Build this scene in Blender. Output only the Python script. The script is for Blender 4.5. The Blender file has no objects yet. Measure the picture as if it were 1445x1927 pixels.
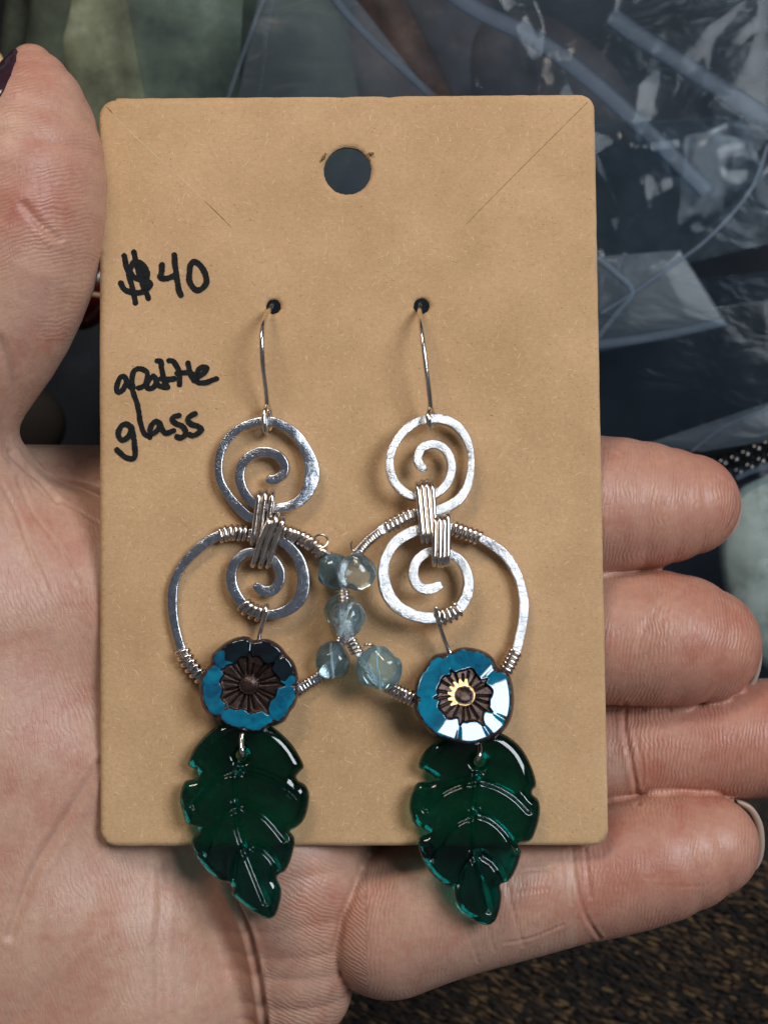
import bpy, math, random
import numpy as np
from mathutils import Vector
from mathutils.geometry import delaunay_2d_cdt
random.seed(7); rng = np.random.default_rng(7)
sc = bpy.context.scene
# ---------------------------------------------------------------- camera, world, lamps
D = 18.0                       # cm, lens to the middle of the card (1 unit = 1 cm)
K = 0.00645                    # cm per photo pixel on the card
sc.unit_settings.system = 'METRIC'; sc.unit_settings.scale_length = 0.01
cd = bpy.data.cameras.new('camera'); cam = bpy.data.objects.new('camera', cd)
sc.collection.objects.link(cam); sc.camera = cam
cam.location = (0, 0, D)
cd.sensor_fit = 'VERTICAL'; cd.sensor_height = 24
cd.angle = 2*math.atan(963.5*K/D)
cd.clip_start = 0.1; cd.clip_end = 500
cd.dof.use_dof = True; cd.dof.focus_distance = D-0.1; cd.dof.aperture_fstop = 0.20
sc.view_settings.view_transform = 'Standard'; sc.view_settings.look = 'None'
sc.view_settings.exposure = 0.0; sc.view_settings.gamma = 1.0
sc.cycles.max_bounces = 14; sc.cycles.transmission_bounces = 12; sc.cycles.transparent_max_bounces = 16
sc.cycles.sample_clamp_indirect = 4.0

w = bpy.data.worlds.new('World'); sc.world = w; w.use_nodes = True
nt = w.node_tree; bg = nt.nodes['Background']
tc = nt.nodes.new('ShaderNodeTexCoord'); nz = nt.nodes.new('ShaderNodeTexNoise')
nz.inputs['Scale'].default_value = 2.2; nz.inputs['Detail'].default_value = 2.0
rp = nt.nodes.new('ShaderNodeValToRGB')
rp.color_ramp.elements[0].position = 0.38; rp.color_ramp.elements[0].color = (0.02, 0.025, 0.033, 1)
rp.color_ramp.elements[1].position = 0.66; rp.color_ramp.elements[1].color = (0.24, 0.25, 0.28, 1)
nt.links.new(tc.outputs['Generated'], nz.inputs['Vector']); nt.links.new(nz.outputs['Fac'], rp.inputs['Fac'])
nt.links.new(rp.outputs['Color'], bg.inputs['Color']); bg.inputs['Strength'].default_value = 0.62

def area(name, loc, size, power, col, aim=(0, 0, 0)):
    l = bpy.data.lights.new(name, 'AREA'); l.shape = 'RECTANGLE'; l.size, l.size_y = size
    l.energy = power; l.color = col
    o = bpy.data.objects.new(name, l); sc.collection.objects.link(o); o.location = loc
    o.rotation_euler = (Vector(aim)-Vector(loc)).to_track_quat('-Z', 'Y').to_euler()
    return o
area('window_light', (34, 20, 50), (28, 26), 34500, (0.86, 0.93, 1.0))
area('warm_fill_light', (-12, 31, 27), (16, 9), 7200, (1.0, 0.88, 0.74))  # added warm fill from upper left, set close for falloff down the card

# ---------------------------------------------------------------- helpers
def zc(py): return 0.5*((np.asarray(py, float)-885)/1410)           # card plane: its foot is nearer the lens
def U(px, py, z):                                                     # photo pixel + depth -> world (cm)
    px = np.asarray(px, float); py = np.asarray(py, float); z = np.asarray(z, float)+0*px
    t = (D-z)/D
    return np.stack([(px-722.5)*K*t, (963.5-py)*K*t, z], -1)
def V(px, py, h): return U(px, py, zc(py)+h)                          # h = height above the card's face
def put(name, me, mats, parent=None, smooth=True):
    if not isinstance(mats, (list, tuple)): mats = [mats]
    for m in mats: me.materials.append(m)
    if smooth: me.polygons.foreach_set('use_smooth', [True]*len(me.polygons))
    me.update()
    o = bpy.data.objects.new(name, me); sc.collection.objects.link(o)
    if parent: o.parent = parent
    return o
def mesh(vs, fs):
    me = bpy.data.meshes.new('m'); me.from_pydata([tuple(map(float, v)) for v in vs], [], [tuple(map(int, f)) for f in fs]); return me
def empty(name, label, cat, loc=(0, 0, 0), group=None):
    o = bpy.data.objects.new(name, None); sc.collection.objects.link(o); o.empty_display_size = 0.2
    o['label'] = label; o['category'] = cat
    if group: o['group'] = group
    return o
def tag(o, label=None, cat=None, group=None, kind=None):
    if label: o['label'] = label
    if cat: o['category'] = cat
    if group: o['group'] = group
    if kind: o['kind'] = kind
    return o
def catmull(P, step, closed=False):
    P = np.asarray(P, float); n = len(P); out = []
    segs = n if closed else n-1
    for i in range(segs):
        if closed: p0, p1, p2, p3 = P[(i-1) % n], P[i], P[(i+1) % n], P[(i+2) % n]
        else: p0, p1, p2, p3 = P[max(i-1, 0)], P[i], P[i+1], P[min(i+2, n-1)]
        m = max(1, int(np.linalg.norm((p2-p1)[:2])/step+0.5)) if len(p1) < 4 else max(1, int(np.linalg.norm((p2-p1)[:2])/step+.5))
        for j in range(m):
            t = j/m
            out.append(0.5*((2*p1)+(-p0+p2)*t+(2*p0-5*p1+4*p2-p3)*t*t+(-p0+3*p1-3*p2+p3)*t**3))
    if not closed: out.append(P[-1])
    return np.array(out)
def resample(P, step):
    P = np.asarray(P, float); d = np.r_[0, np.cumsum(np.linalg.norm(np.diff(P, axis=0), axis=1))]
    n = max(2, int(d[-1]/step)); s = np.linspace(0, d[-1], n)
    return np.stack([np.interp(s, d, P[:, k]) for k in range(P.shape[1])], -1)
class MB:
    def __init__(s): s.v = []; s.f = []; s.m = []; s.n = 0
    def add(s, v, f, m=0):
        s.v += [tuple(map(float, a)) for a in v]; s.f += [tuple(int(i)+s.n for i in a) for a in f]
        s.m += [m]*len(f); s.n += len(v)
    def build(s, name, mats, parent=None, smooth=True):
        me = mesh(s.v, s.f)
        me.polygons.foreach_set('material_index', s.m)
        return put(name, me, mats, parent, smooth)
def tube(mb, P, r, segs=8, closed=False, m=0):
    P = np.asarray(P, float); n = len(P); r = np.broadcast_to(r, (n,))
    T = np.gradient(P, axis=0) if not closed else np.roll(P, -1, 0)-np.roll(P, 1, 0)
    T /= np.linalg.norm(T, axis=1)[:, None]+1e-12
    a = np.array([0, 0, 1.0]) if abs(T[0][2]) < .8 else np.array([1.0, 0, 0])
    N = np.cross(T[0], np.cross(a, T[0])); N /= np.linalg.norm(N)
    vs = []; ang = np.linspace(0, 2*np.pi, segs, endpoint=False)
    for i in range(n):
        N = N-T[i]*np.dot(N, T[i]); N /= np.linalg.norm(N)+1e-12
        B = np.cross(T[i], N)
        vs += list(P[i]+r[i]*(np.cos(ang)[:, None]*N+np.sin(ang)[:, None]*B))
    fs = []
    for i in range(n if closed else n-1):
        j = (i+1) % n
        for k in range(segs):
            fs.append((i*segs+k, i*segs+(k+1) % segs, j*segs+(k+1) % segs, j*segs+k))
    if not closed:
        c = len(vs); vs += [P[0]-T[0]*r[0]*.5, P[-1]+T[-1]*r[-1]*.5]
        for k in range(segs):
            fs.append((c, (k+1) % segs, k)); fs.append((c+1, (n-1)*segs+k, (n-1)*segs+(k+1) % segs))
    mb.add(vs, fs, m)
def inside(poly, pts):
    x, y = pts[:, 0], pts[:, 1]; r = np.zeros(len(pts), bool); n = len(poly)
    for i in range(n):
        x1, y1 = poly[i]; x2, y2 = poly[(i+1) % n]
        if y1 == y2: continue
        c = ((y1 > y) != (y2 > y)) & (x < (x2-x1)*(y-y1)/(y2-y1)+x1); r ^= c
    return r
def distpoly(pts, P, closed=True):
    P = np.asarray(P, float)[:, :2]; A = P if closed else P[:-1]; B = np.roll(P, -1, 0) if closed else P[1:]
    best = np.full(len(pts), 1e9)
    for a, b in zip(A, B):
        ab = b-a; h = np.clip(((pts-a)@ab)/(ab@ab+1e-12), 0, 1)
        best = np.minimum(best, np.linalg.norm(pts-a-h[:, None]*ab, axis=1))
    return best
def planar(outline, holes, step):
    """triangulated region in photo px: points, triangles, boundary distance"""
    outline = np.asarray(outline, float); loops = [outline]+[np.asarray(h, float) for h in holes]
    lo, hi = outline.min(0), outline.max(0)
    gx, gy = np.meshgrid(np.arange(lo[0], hi[0], step), np.arange(lo[1], hi[1], step))
    gx = gx+(np.arange(gx.shape[0]) % 2)[:, None]*step/2
    g = np.stack([gx.ravel(), gy.ravel()], -1)
    ok = inside(outline, g)
    for h in loops[1:]: ok &= ~inside(h, g)
    g = g[ok]; d = np.min([distpoly(g, l) for l in loops], 0); g = g[d > step*.45]
    pts = np.vstack(loops+[g]); edges = []; k = 0
    for l in loops:
        n = len(l); edges += [(k+i, k+(i+1) % n) for i in range(n)]; k += n
    nb = k
    vo, eo, fo, vmap, _, _ = delaunay_2d_cdt([Vector(p) for p in pts], edges, [], 0, 1e-4)
    vo = np.array([tuple(p) for p in vo]); fo = np.array([f for f in fo if len(f) == 3])
    c = vo[fo].mean(1); ok = inside(outline, c)
    for h in loops[1:]: ok &= ~inside(h, c)
    fo = fo[ok]; dd = np.min([distpoly(vo, l) for l in loops], 0)
    return vo, fo, dd
def solid(vo, fo, dd, top, bot, shared=True):
    """closed solid between world surfaces top and bot (N,3); rim vertices shared or walled"""
    n = len(vo); e = {}
    for f in fo:
        for i in range(3):
            a, b = int(f[i]), int(f[(i+1) % 3]); e[(a, b)] = 1
    P = top; a0 = P[fo[0][1]]-P[fo[0][0]]; b0 = P[fo[0][2]]-P[fo[0][0]]
    flip = np.cross(a0, b0)[2] < 0
    F = [tuple(f[::-1]) if flip else tuple(f) for f in fo]
    G = [tuple(n+i for i in f[::-1]) for f in F]
    W = []
    for (a, b) in e:
        if (b, a) not in e: W.append((a, b, b+n, a+n) if flip else (b, a, a+n, b+n))
    return list(top)+list(bot), F+G+W

# ---------------------------------------------------------------- materials
def newmat(name):
    m = bpy.data.materials.new(name); m.use_nodes = True
    b = m.node_tree.nodes['Principled BSDF']; return m, m.node_tree, b
def N(nt, t, **kw):
    n = nt.nodes.new(t)
    for k, v in kw.items():
        if k in n.inputs: n.inputs[k].default_value = v
        else: setattr(n, k, v)
    return n
def ramp(nt, src, stops):
    r = nt.nodes.new('ShaderNodeValToRGB'); el = r.color_ramp.elements
    while len(el) < len(stops): el.new(0.5)
    for e, (p, c) in zip(el, stops): e.position = p; e.color = (*c, 1) if len(c) == 3 else c
    nt.links.new(src, r.inputs['Fac']); return r.outputs['Color']
def noise(nt, scale, detail=3, rough=.5, vec=None, stretch=None, dist=0):
    n = nt.nodes.new('ShaderNodeTexNoise'); n.inputs['Scale'].default_value = scale
    n.inputs['Detail'].default_value = detail; n.inputs['Roughness'].default_value = rough; n.inputs['Distortion'].default_value = dist
    t = nt.nodes.new('ShaderNodeTexCoord'); src = vec or t.outputs['Object']
    if stretch:
        mp = nt.nodes.new('ShaderNodeMapping'); mp.inputs['Scale'].default_value = stretch[0]; mp.inputs['Rotation'].default_value = stretch[1]
        nt.links.new(src, mp.inputs['Vector']); src = mp.outputs['Vector']
    nt.links.new(src, n.inputs['Vector']); return n.outputs['Fac']
def bump(nt, b, h, strength, dist, prev=None):
    n = nt.nodes.new('ShaderNodeBump'); n.inputs['Strength'].default_value = strength; n.inputs['Distance'].default_value = dist
    nt.links.new(h, n.inputs['Height'])
    if prev: nt.links.new(prev, n.inputs['Normal'])
    nt.links.new(n.outputs['Normal'], b.inputs['Normal']); return n.outputs['Normal']
def mixc(nt, a, b, f, mode='MIX'):
    m = nt.nodes.new('ShaderNodeMix'); m.data_type = 'RGBA'; m.blend_type = mode
    for s, v in ((0, f), (6, a), (7, b)):
        if hasattr(v, 'links') or isinstance(v, bpy.types.NodeSocket): nt.links.new(v, m.inputs[s])
        else: m.inputs[s].default_value = v if s == 0 else (*v, 1)
    return m.outputs[2]
def math_(nt, op, a, b=0.0, c=0.0):
    n = nt.nodes.new('ShaderNodeMath'); n.operation = op
    for i, v in enumerate((a, b, c)):
        if isinstance(v, bpy.types.NodeSocket): nt.links.new(v, n.inputs[i])
        else: n.inputs[i].default_value = v
    return n.outputs[0]

def m_card():
    m, nt, b = newmat('kraft_card')
    base = ramp(nt, noise(nt, 0.8, 5, .6), [(0.32, (0.475, 0.293, 0.150)), (0.68, (0.58, 0.370, 0.200))])
    fine = ramp(nt, noise(nt, 22, 6, .75), [(0.25, (.84, .82, .80)), (0.5, (.98, .97, .96)), (0.72, (1.10, 1.09, 1.08))])
    c = mixc(nt, base, fine, 1.0, 'MULTIPLY')
    fl = noise(nt, 16, 2, .5, None, ((1, 5, 1), (0, 0, .6)), 1.5)
    c = mixc(nt, c, (0.72, 0.54, 0.34), ramp(nt, fl, [(0.66, (0, 0, 0)), (0.74, (.6, .6, .6))]))
    fl2 = noise(nt, 15, 2, .5, None, ((5, 1, 1), (0, 0, .3)), 1.5)
    c = mixc(nt, c, (0.30, 0.17, 0.08), ramp(nt, fl2, [(0.66, (0, 0, 0)), (0.76, (.6, .6, .6))]))
    sp = noise(nt, 38, 1, .5)
    c = mixc(nt, c, (0.16, 0.09, 0.045), ramp(nt, sp, [(0.73, (0, 0, 0)), (0.78, (.8, .8, .8))]))
    nt.links.new(c, b.inputs['Base Color']); b.inputs['Roughness'].default_value = 0.85; b.inputs['Specular IOR Level'].default_value = .25
    n1 = bump(nt, b, noise(nt, 26, 6, .75), 0.4, 0.009); bump(nt, b, fl, .4, .012, n1)
    return m
def m_simple(name, col, rough=.5, metal=0., **kw):
    m, nt, b = newmat(name); b.inputs['Base Color'].default_value = (*col, 1)
    b.inputs['Roughness'].default_value = rough; b.inputs['Metallic'].default_value = metal
    for k, v in kw.items(): b.inputs[k.replace('_', ' ')].default_value = v
    return m
def m_ink():
    m, nt, b = newmat('marker_ink')
    c = ramp(nt, noise(nt, 14, 4, .7), [(0.3, (0.004, .005, .006)), (0.75, (0.016, .017, .018))])
    nt.links.new(c, b.inputs['Base Color']); b.inputs['Roughness'].default_value = .75; b.inputs['Specular IOR Level'].default_value = .15
    bump(nt, b, noise(nt, 30, 5, .7), .5, .01); return m
def m_silver(name, col=(0.86, 0.86, 0.87), hammer=True, k=1.0):
    m, nt, b = newmat(name); b.inputs['Metallic'].default_value = 1
    c = ramp(nt, noise(nt, 9, 5, .7), [(0.3, tuple(x*.72 for x in col)), (0.6, col)])
    nt.links.new(c, b.inputs['Base Color'])
    if hammer:
        r = ramp(nt, noise(nt, 30, 3, .7), [(0.3, (.10,)*3), (0.7, (.26,)*3)]); nt.links.new(r, b.inputs['Roughness'])
        n1 = bump(nt, b, noise(nt, 4.5, 1, .5), .45*k, .03)
        n2 = bump(nt, b, noise(nt, 26, 4, .8), .8*k, .0055, n1)
        sc_ = noise(nt, 12, 2, .6, None, ((1, 7, 1), (0, 0, .8)))
        bump(nt, b, sc_, .22*k, .008, n2)
    else:
        b.inputs['Roughness'].default_value = .15; bump(nt, b, noise(nt, 14, 3, .6), .3, .006)
    return m
def m_leaf():
    m, nt, b = newmat('green_glass')
    b.inputs['Base Color'].default_value = (0.004, 0.20, 0.135, 1); b.inputs['Roughness'].default_value = .03
    b.inputs['Transmission Weight'].default_value = 1.0; b.inputs['IOR'].default_value = 1.5
    c = ramp(nt, noise(nt, 1.6, 2), [(0.35, (0.001, .20, .165)), (0.7, (.003, .35, .29))]); nt.links.new(c, b.inputs['Base Color'])
    bump(nt, b, noise(nt, 2.6, 1), .25, .02); return m
def m_bead(name, tint, body):
    m, nt, b = newmat(name)
    c = ramp(nt, noise(nt, 5, 4, .6, None, None, .8), [(0.3, tuple(x*.75 for x in tint)), (0.7, tint)])
    nt.links.new(c, b.inputs['Base Color'])
    b.inputs['Roughness'].default_value = .04; b.inputs['Transmission Weight'].default_value = body; b.inputs['IOR'].default_value = 1.5
    bump(nt, b, noise(nt, 4, 2), .35, .03); return m
def m_skin():
    m, nt, b = newmat('skin')
    at = nt.nodes.new('ShaderNodeAttribute'); at.attribute_name = 'blush'
    ph = nt.nodes.new('ShaderNodeAttribute'); ph.attribute_name = 'ridge'
    base = mixc(nt, (0.50, 0.312, 0.228), (0.435, 0.180, 0.125), at.outputs['Fac'])
    mott = ramp(nt, noise(nt, 1.6, 5, .65), [(0.32, (.92, .76, .73)), (0.5, (1, 1, 1)), (0.70, (1.08, 1.13, 1.10))])
    c = mixc(nt, base, mott, 1., 'MULTIPLY')
    fine = ramp(nt, noise(nt, 12, 5, .7), [(0.3, (.90, .87, .85)), (0.65, (1.06, 1.06, 1.06))])
    c = mixc(nt, c, fine, 1., 'MULTIPLY')
    nt.links.new(c, b.inputs['Base Color'])
    b.inputs['Subsurface Weight'].default_value = .25; b.inputs['Subsurface Radius'].default_value = (.22, .09, .05); b.inputs['Subsurface Scale'].default_value = .6
    b.inputs['Roughness'].default_value = .42; b.inputs['Specular IOR Level'].default_value = .45
    wob = math_(nt, 'MULTIPLY', noise(nt, 2.2, 3, .6), 5.5)
    ang = math_(nt, 'ADD', math_(nt, 'MULTIPLY', ph.outputs['Fac'], 2*math.pi/0.052), math_(nt, 'MULTIPLY', wob, 5))
    rid = math_(nt, 'SINE', ang)
    amp = nt.nodes.new('ShaderNodeAttribute'); amp.attribute_name = 'ridge_amp'
    mask = ramp(nt, noise(nt, 1.1, 2), [(0.38, (.15,)*3), (0.6, (1,)*3)])
    rid = math_(nt, 'MULTIPLY', rid, math_(nt, 'MULTIPLY', mask, amp.outputs['Fac']))
    n1 = bump(nt, b, rid, .55, .005)
    n2 = bump(nt, b, noise(nt, 15, 4, .65, None, ((1, 1, 1), (0, 0, 0))), .32, .009, n1)
    vo = nt.nodes.new('ShaderNodeTexVoronoi'); vo.feature = 'DISTANCE_TO_EDGE'; vo.inputs['Scale'].default_value = 9
    tcn = nt.nodes.new('ShaderNodeTexCoord'); mp = nt.nodes.new('ShaderNodeMapping'); mp.inputs['Scale'].default_value = (1.5, .45, 1)
    nd = nt.nodes.new('ShaderNodeTexNoise'); nd.inputs['Scale'].default_value = 3
    nt.links.new(tcn.outputs['Object'], mp.inputs['Vector']); nt.links.new(mp.outputs['Vector'], vo.inputs['Vector'])
    cr = ramp(nt, vo.outputs['Distance'], [(0.0, (0, 0, 0)), (0.09, (1, 1, 1))])
    n3 = bump(nt, b, cr, .14, .006, n2)
    for sc2, st, rt, am in ((2.6, (2.4, .45, 1), .12, .5), (3.4, (.5, 2.2, 1), .35, .3), (7., (2.2, .6, 1), -.2, .3)):
        ln = ramp(nt, noise(nt, sc2, 2, .5, None, (st, (0, 0, rt)), .4), [(0.485, (1, 1, 1)), (0.5, (0, 0, 0)), (0.515, (1, 1, 1))])
        n3 = bump(nt, b, ln, am*.5, .008, n3)
    return m
def m_film(name, col, body=.3, rough=.18, fres=.5):
    m, nt, b = newmat(name); out = nt.nodes['Material Output']
    b.inputs['Base Color'].default_value = (*col, 1); b.inputs['Roughness'].default_value = rough; b.inputs['Specular IOR Level'].default_value = .9
    tr = nt.nodes.new('ShaderNodeBsdfTransparent'); tr.inputs['Color'].default_value = (.86, .9, .93, 1)
    lw = nt.nodes.new('ShaderNodeLayerWeight'); lw.inputs['Blend'].default_value = .35
    f = math_(nt, 'ADD', math_(nt, 'MULTIPLY', lw.outputs['Fresnel'], fres), math_(nt, 'MULTIPLY', noise(nt, .35, 2, .45), body*2))
    f.node.use_clamp = True
    mx = nt.nodes.new('ShaderNodeMixShader'); nt.links.new(f, mx.inputs[0]); nt.links.new(tr.outputs[0], mx.inputs[1]); nt.links.new(b.outputs[0], mx.inputs[2])
    nt.links.new(mx.outputs[0], out.inputs['Surface']); bump(nt, b, noise(nt, .9, 3, .45, None, ((1, 2., 1), (0, 0, .6)), .6), .15, .25); return m
def m_noisy(name, stops, scale, rough=.8, bs=.5, bd=.05, **kw):
    m, nt, b = newmat(name); n = noise(nt, scale, 5, .65, **kw)
    nt.links.new(ramp(nt, n, stops), b.inputs['Base Color']); b.inputs['Roughness'].default_value = rough
    bump(nt, b, n, bs, bd); return m
M = {}
M['card'] = m_card(); M['ink'] = m_ink(); M['silver'] = m_silver('hammered_silver', (.74, .74, .76), True, 2.6); M['silver_dark_refl'] = m_silver('silver_dark_reflection', (.66, .70, .78), True, 1.0)  # second one: same silver, dark bluish reflection put into its colour
M['wire'] = m_silver('round_wire', (.90, .83, .74), False); M['wire2'] = m_silver('wrapping_wire', (.88, .77, .68), False)
M['leaf'] = m_leaf()
M['edge'] = m_simple('card_edge', (.30, .17, .075), .9)
M['bead_pale'] = m_bead('pale_apatite', (.80, .95, .97), .95); M['bead_mid'] = m_bead('blue_apatite', (.66, .90, .94), .92)
M['bead_dark'] = m_bead('deep_apatite', (.55, .80, .86), .90)
M['bead_soft'] = m_bead('milky_apatite', (.58, .85, .91), .88)
def m_teal(name, a, c2):
    m, nt, b = newmat(name); nt.links.new(ramp(nt, noise(nt, 3.2, 5, .6, None, None, .9), [(.36, a), (.62, c2)]), b.inputs['Base Color'])
    b.inputs['Roughness'].default_value = .06; b.inputs['Coat Weight'].default_value = .8; b.inputs['Coat Roughness'].default_value = .03
    b.inputs['Subsurface Weight'].default_value = .15; b.inputs['Subsurface Scale'].default_value = .1
    bump(nt, b, noise(nt, 9, 2), .05, .01); return m
M['teal'] = m_teal('teal_glass', (.0, .055, .12), (.0, .175, .28))
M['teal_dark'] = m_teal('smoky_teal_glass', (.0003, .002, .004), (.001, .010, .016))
def m_bronze(name, a, c2, metal, rough):
    m, nt, b = newmat(name); nt.links.new(ramp(nt, noise(nt, 13, 5, .7), [(.3, a), (.7, c2)]), b.inputs['Base Color'])
    b.inputs['Metallic'].default_value = metal; b.inputs['Roughness'].default_value = rough
    bump(nt, b, noise(nt, 22, 5, .7), .6, .012); return m
M['bronze'] = m_bronze('bronze_wash', (.025, .017, .017), (.11, .068, .055), .8, .28)
M['rim'] = m_bronze('brown_rim', (.02, .014, .02), (.09, .05, .05), .45, .22)
M['gold'] = m_bronze('gold_wash', (.55, .34, .12), (.85, .58, .26), 1., .28)
M['skin'] = m_skin()
M['nail'] = m_simple('natural_nail', (.36, .27, .215), .35, Subsurface_Weight=.2)
M['polish'] = m_simple('dark_nail_polish', (.035, .014, .022), .12)

# ---------------------------------------------------------------- table and cloth (the setting)
def grid_sheet(corners, z, nx, ny, dfun):
    c = np.array(corners, float); u, v = np.meshgrid(np.linspace(0, 1, nx), np.linspace(0, 1, ny))
    p = ((1-u)*(1-v))[..., None]*c[0]+(u*(1-v))[..., None]*c[1]+(u*v)[..., None]*c[2]+((1-u)*v)[..., None]*c[3]
    p = p.reshape(-1, 2); P = U(p[:, 0], p[:, 1], z); P[:, 2] += dfun(P, u.ravel(), v.ravel())
    fs = [(j*nx+i, (j+1)*nx+i, (j+1)*nx+i+1, j*nx+i+1) for j in range(ny-1) for i in range(nx-1)]
    return P, fs
m_table = m_noisy('dark_table', [(.3, (.002, .003, .005)), (.6, (.005, .008, .013)), (.8, (.014, .02, .03))], .5, .9)
P, fs = grid_sheet([(-900, -700), (2400, -700), (2400, 2700), (-900, 2700)], -7.6, 3, 3, lambda P, u, v: 0*u)
tag(put('table_top', mesh(P, fs), m_table, None, False), 'dark table under the bags', kind='structure')
m_cloth = m_noisy('woven_ground', [(.35, (.006, .004, .003)), (.6, (.03, .018, .009)), (.8, (.07, .04, .018))], 3.0, .9)
P, fs = grid_sheet([(-400, 1480), (1000, 1480), (2300, 1340), (2300, 2400)], -7.4, 60, 60, lambda P, u, v: .05*np.sin(P[:, 0]*2.1+P[:, 1]))
P, fs = grid_sheet([(-700, 1560), (2300, 1330), (2300, 2600), (-700, 2600)], -7.3, 60, 40, lambda P, u, v: .03*np.sin(P[:, 0]*2.1+P[:, 1]))
cloth = tag(put('woven_cloth', mesh(P, fs), m_cloth), 'coarse brown and black woven cloth on the table', kind='structure')
yarn = [m_simple('yarn_black', (.011, .007, .005), .95), m_simple('yarn_brown', (.070, .036, .016), .9), m_simple('yarn_gold', (.13, .072, .028), .85), m_simple('yarn_dark_brown', (.034, .018, .009), .95)]
mb = MB(); a = math.radians(-24); ca, sa = math.cos(a), math.sin(a)
for r in range(-18, 172):
    s = 0
    ro = rng.uniform(0, 20)
    while s < 1500:
        L = rng.uniform(13, 34); x0, y0 = 540, 1930
        qx = x0+ca*(s+ro)-(-sa)*(r*5.0-560)*1.0+rng.normal(0, 1.5); qy = y0-sa*(s+ro)*1.0+ca*(r*5.0-560)+rng.normal(0, 1.8)
        s += L*.72
        if not (480 < qx < 1560 and 1480 < qy < 2010) or (qy < 2000-.9*(qx-480) and qy < 1600): continue
        c = U(qx, qy, -7.22+rng.uniform(-.05, .07)); dv = np.array([math.cos(a+rng.normal(0, .24)), math.sin(a+rng.normal(0, .2)), rng.normal(0, .12)])
        l = L*K*.72; n = np.cross(dv, [0, 0, 1]); n /= np.linalg.norm(n); wv = rng.uniform(.018, .032)
        z = np.array([0, 0, wv])
        vs = [c-dv*l, c-dv*l*.4+n*wv, c-dv*l*.4+z, c-dv*l*.4-n*wv, c+dv*l*.4+n*wv, c+dv*l*.4+z, c+dv*l*.4-n*wv, c+dv*l]
        f = [(0, 1, 2), (0, 2, 3), (1, 4, 5, 2), (2, 5, 6, 3), (4, 7, 5), (5, 7, 6)]
        zone = math.sin(qx*.021+qy*.017)+math.sin(qx*.013-qy*.03+1)
        mb.add(vs, f, int(rng.choice(4, p=[.42, .22, .14, .22] if zone > 0 else [.60, .12, .05, .23])))
o = mb.build('yarn', yarn, cloth); tag(o, kind='stuff')

# ---------------------------------------------------------------- things lying behind the hand
def crumple(n, amp, seed, sc_=1.0, lo=.25, fine=0):
    r = np.random.default_rng(seed); L = []
    for i in range(n):
        t = r.uniform(0, 2*np.pi); L.append((math.cos(t), math.sin(t), r.uniform(-6, 6), r.uniform(lo, 1)*r.choice([-1, 1]), r.uniform(.6, 2.4)*sc_))
    def f(P, u, v):
        z = 0*P[:, 0]
        for c, s, o_, a_, wd in L:
            d = P[:, 0]*c+P[:, 1]*s-o_; z = z+a_*amp*np.maximum(0, 1-np.abs(d)/wd)
        if fine: z = z+.35*crumple(60, amp*.55, seed+77, .32)(P, u, v)
        return z
    return f
def bag(name, label, corners, z, mat, seed, n=22, amp=.22, nx=150, ny=150, fine=0, thick=.25):
    e = empty(name, label, 'plastic bag')
    cr = crumple(n, amp, seed, fine=fine)
    def dome(P, u, v): return cr(P, u, v)+thick*(np.minimum(1, 5*np.minimum(np.minimum(u, 1-u), np.minimum(v, 1-v))))**.5
    P, fs = grid_sheet(corners, z, nx, ny, dome); put('front_sheet', mesh(P, fs), mat, e)
    cr2 = crumple(6, amp*.3, seed+1)
    P, fs = grid_sheet(corners, z-.1, 40, 40, lambda P, u, v: cr2(P, u, v)*np.minimum(1, 6*np.minimum(np.minimum(u, 1-u), np.minimum(v, 1-v)))-.05)
    put('back_sheet', mesh(P, [f[::-1] for f in fs]), mat, e)
    return e
def strip(name, pts, z, r, mat, parent, flat=.35):
    mb = MB(); q = catmull(pts, 14); P = U(q[:, 0], q[:, 1], 0*q[:, 0]); tube(mb, P, r*1.25, 8); mb.v = [(x*(D-z)/D, y*(D-z)/D, z+zz*.3) for x, y, zz in mb.v]; o = mb.build(name, mat, parent); return o
film1 = m_film('clear_film', (.10, .13, .16), .11, .14); film2 = m_film('hazy_film', (.11, .14, .17), .17, .3); film3 = m_film('thin_film', (.05, .07, .10), .05, .14)
film4 = m_film('glinting_film', (.09, .12, .15), .09, .09)
seamm = m_film('seam_film', (.15, .20, .27), .15, .4, .04)
b1 = bag('plastic_bag', 'flat clear bag with a pale diagonal edge behind the top of the card', [(500, -80), (625, -60), (1000, 420), (400, 420)], -5.0, film2, 3, 7, .05, 90, 90, thick=.05)
strip('bag_edge', [(520, -40), (492, 10), (462, 90), (428, 190), (410, 260)], -4.93, .022, seamm, b1)
strip('bag_edge', [(610, -40), (640, 10), (700, 75), (770, 140), (830, 195)], -4.93, .04, seamm, b1)
b2 = bag('plastic_bag', 'large crumpled clear bag with heavy zip seams at upper right', [(690, -150), (1560, -160), (1600, 420), (1040, 560)], -5.6, film1, 11, 15, .22, 200, 200, fine=1)
strip('zip_seam', [(830, -30), (900, 20), (1010, 75), (1110, 150), (1210, 240), (1330, 360)], -5.0, .09, seamm, b2)
strip('zip_seam', [(1150, 30), (1205, 70), (1330, 150), (1460, 235), (1560, 300)], -4.9, .10, seamm, b2)
b3 = bag('plastic_bag', 'crinkled clear bag with glinting folds right of the card', [(1000, 240), (1400, 215), (1440, 330), (1080, 640)], -5.2, film4, 21, 16, .30, 220, 220, fine=1)
strip('bag_edge', [(1445, 270), (1410, 360), (1330, 450), (1255, 505), (1190, 552), (1130, 590)], -4.85, .022, seamm, b3)
b4 = bag('plastic_bag', 'small clear bag with a folded bottom corner halfway down the right side', [(1040, 490), (1280, 470), (1372, 612), (1040, 680)], -5.0, film2, 31, 8, .06, 80, 80, thick=.06)
strip('bag_edge', [(1060, 655), (1190, 640), (1290, 622), (1362, 604)], -4.85, .05, seamm, b4)
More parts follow.
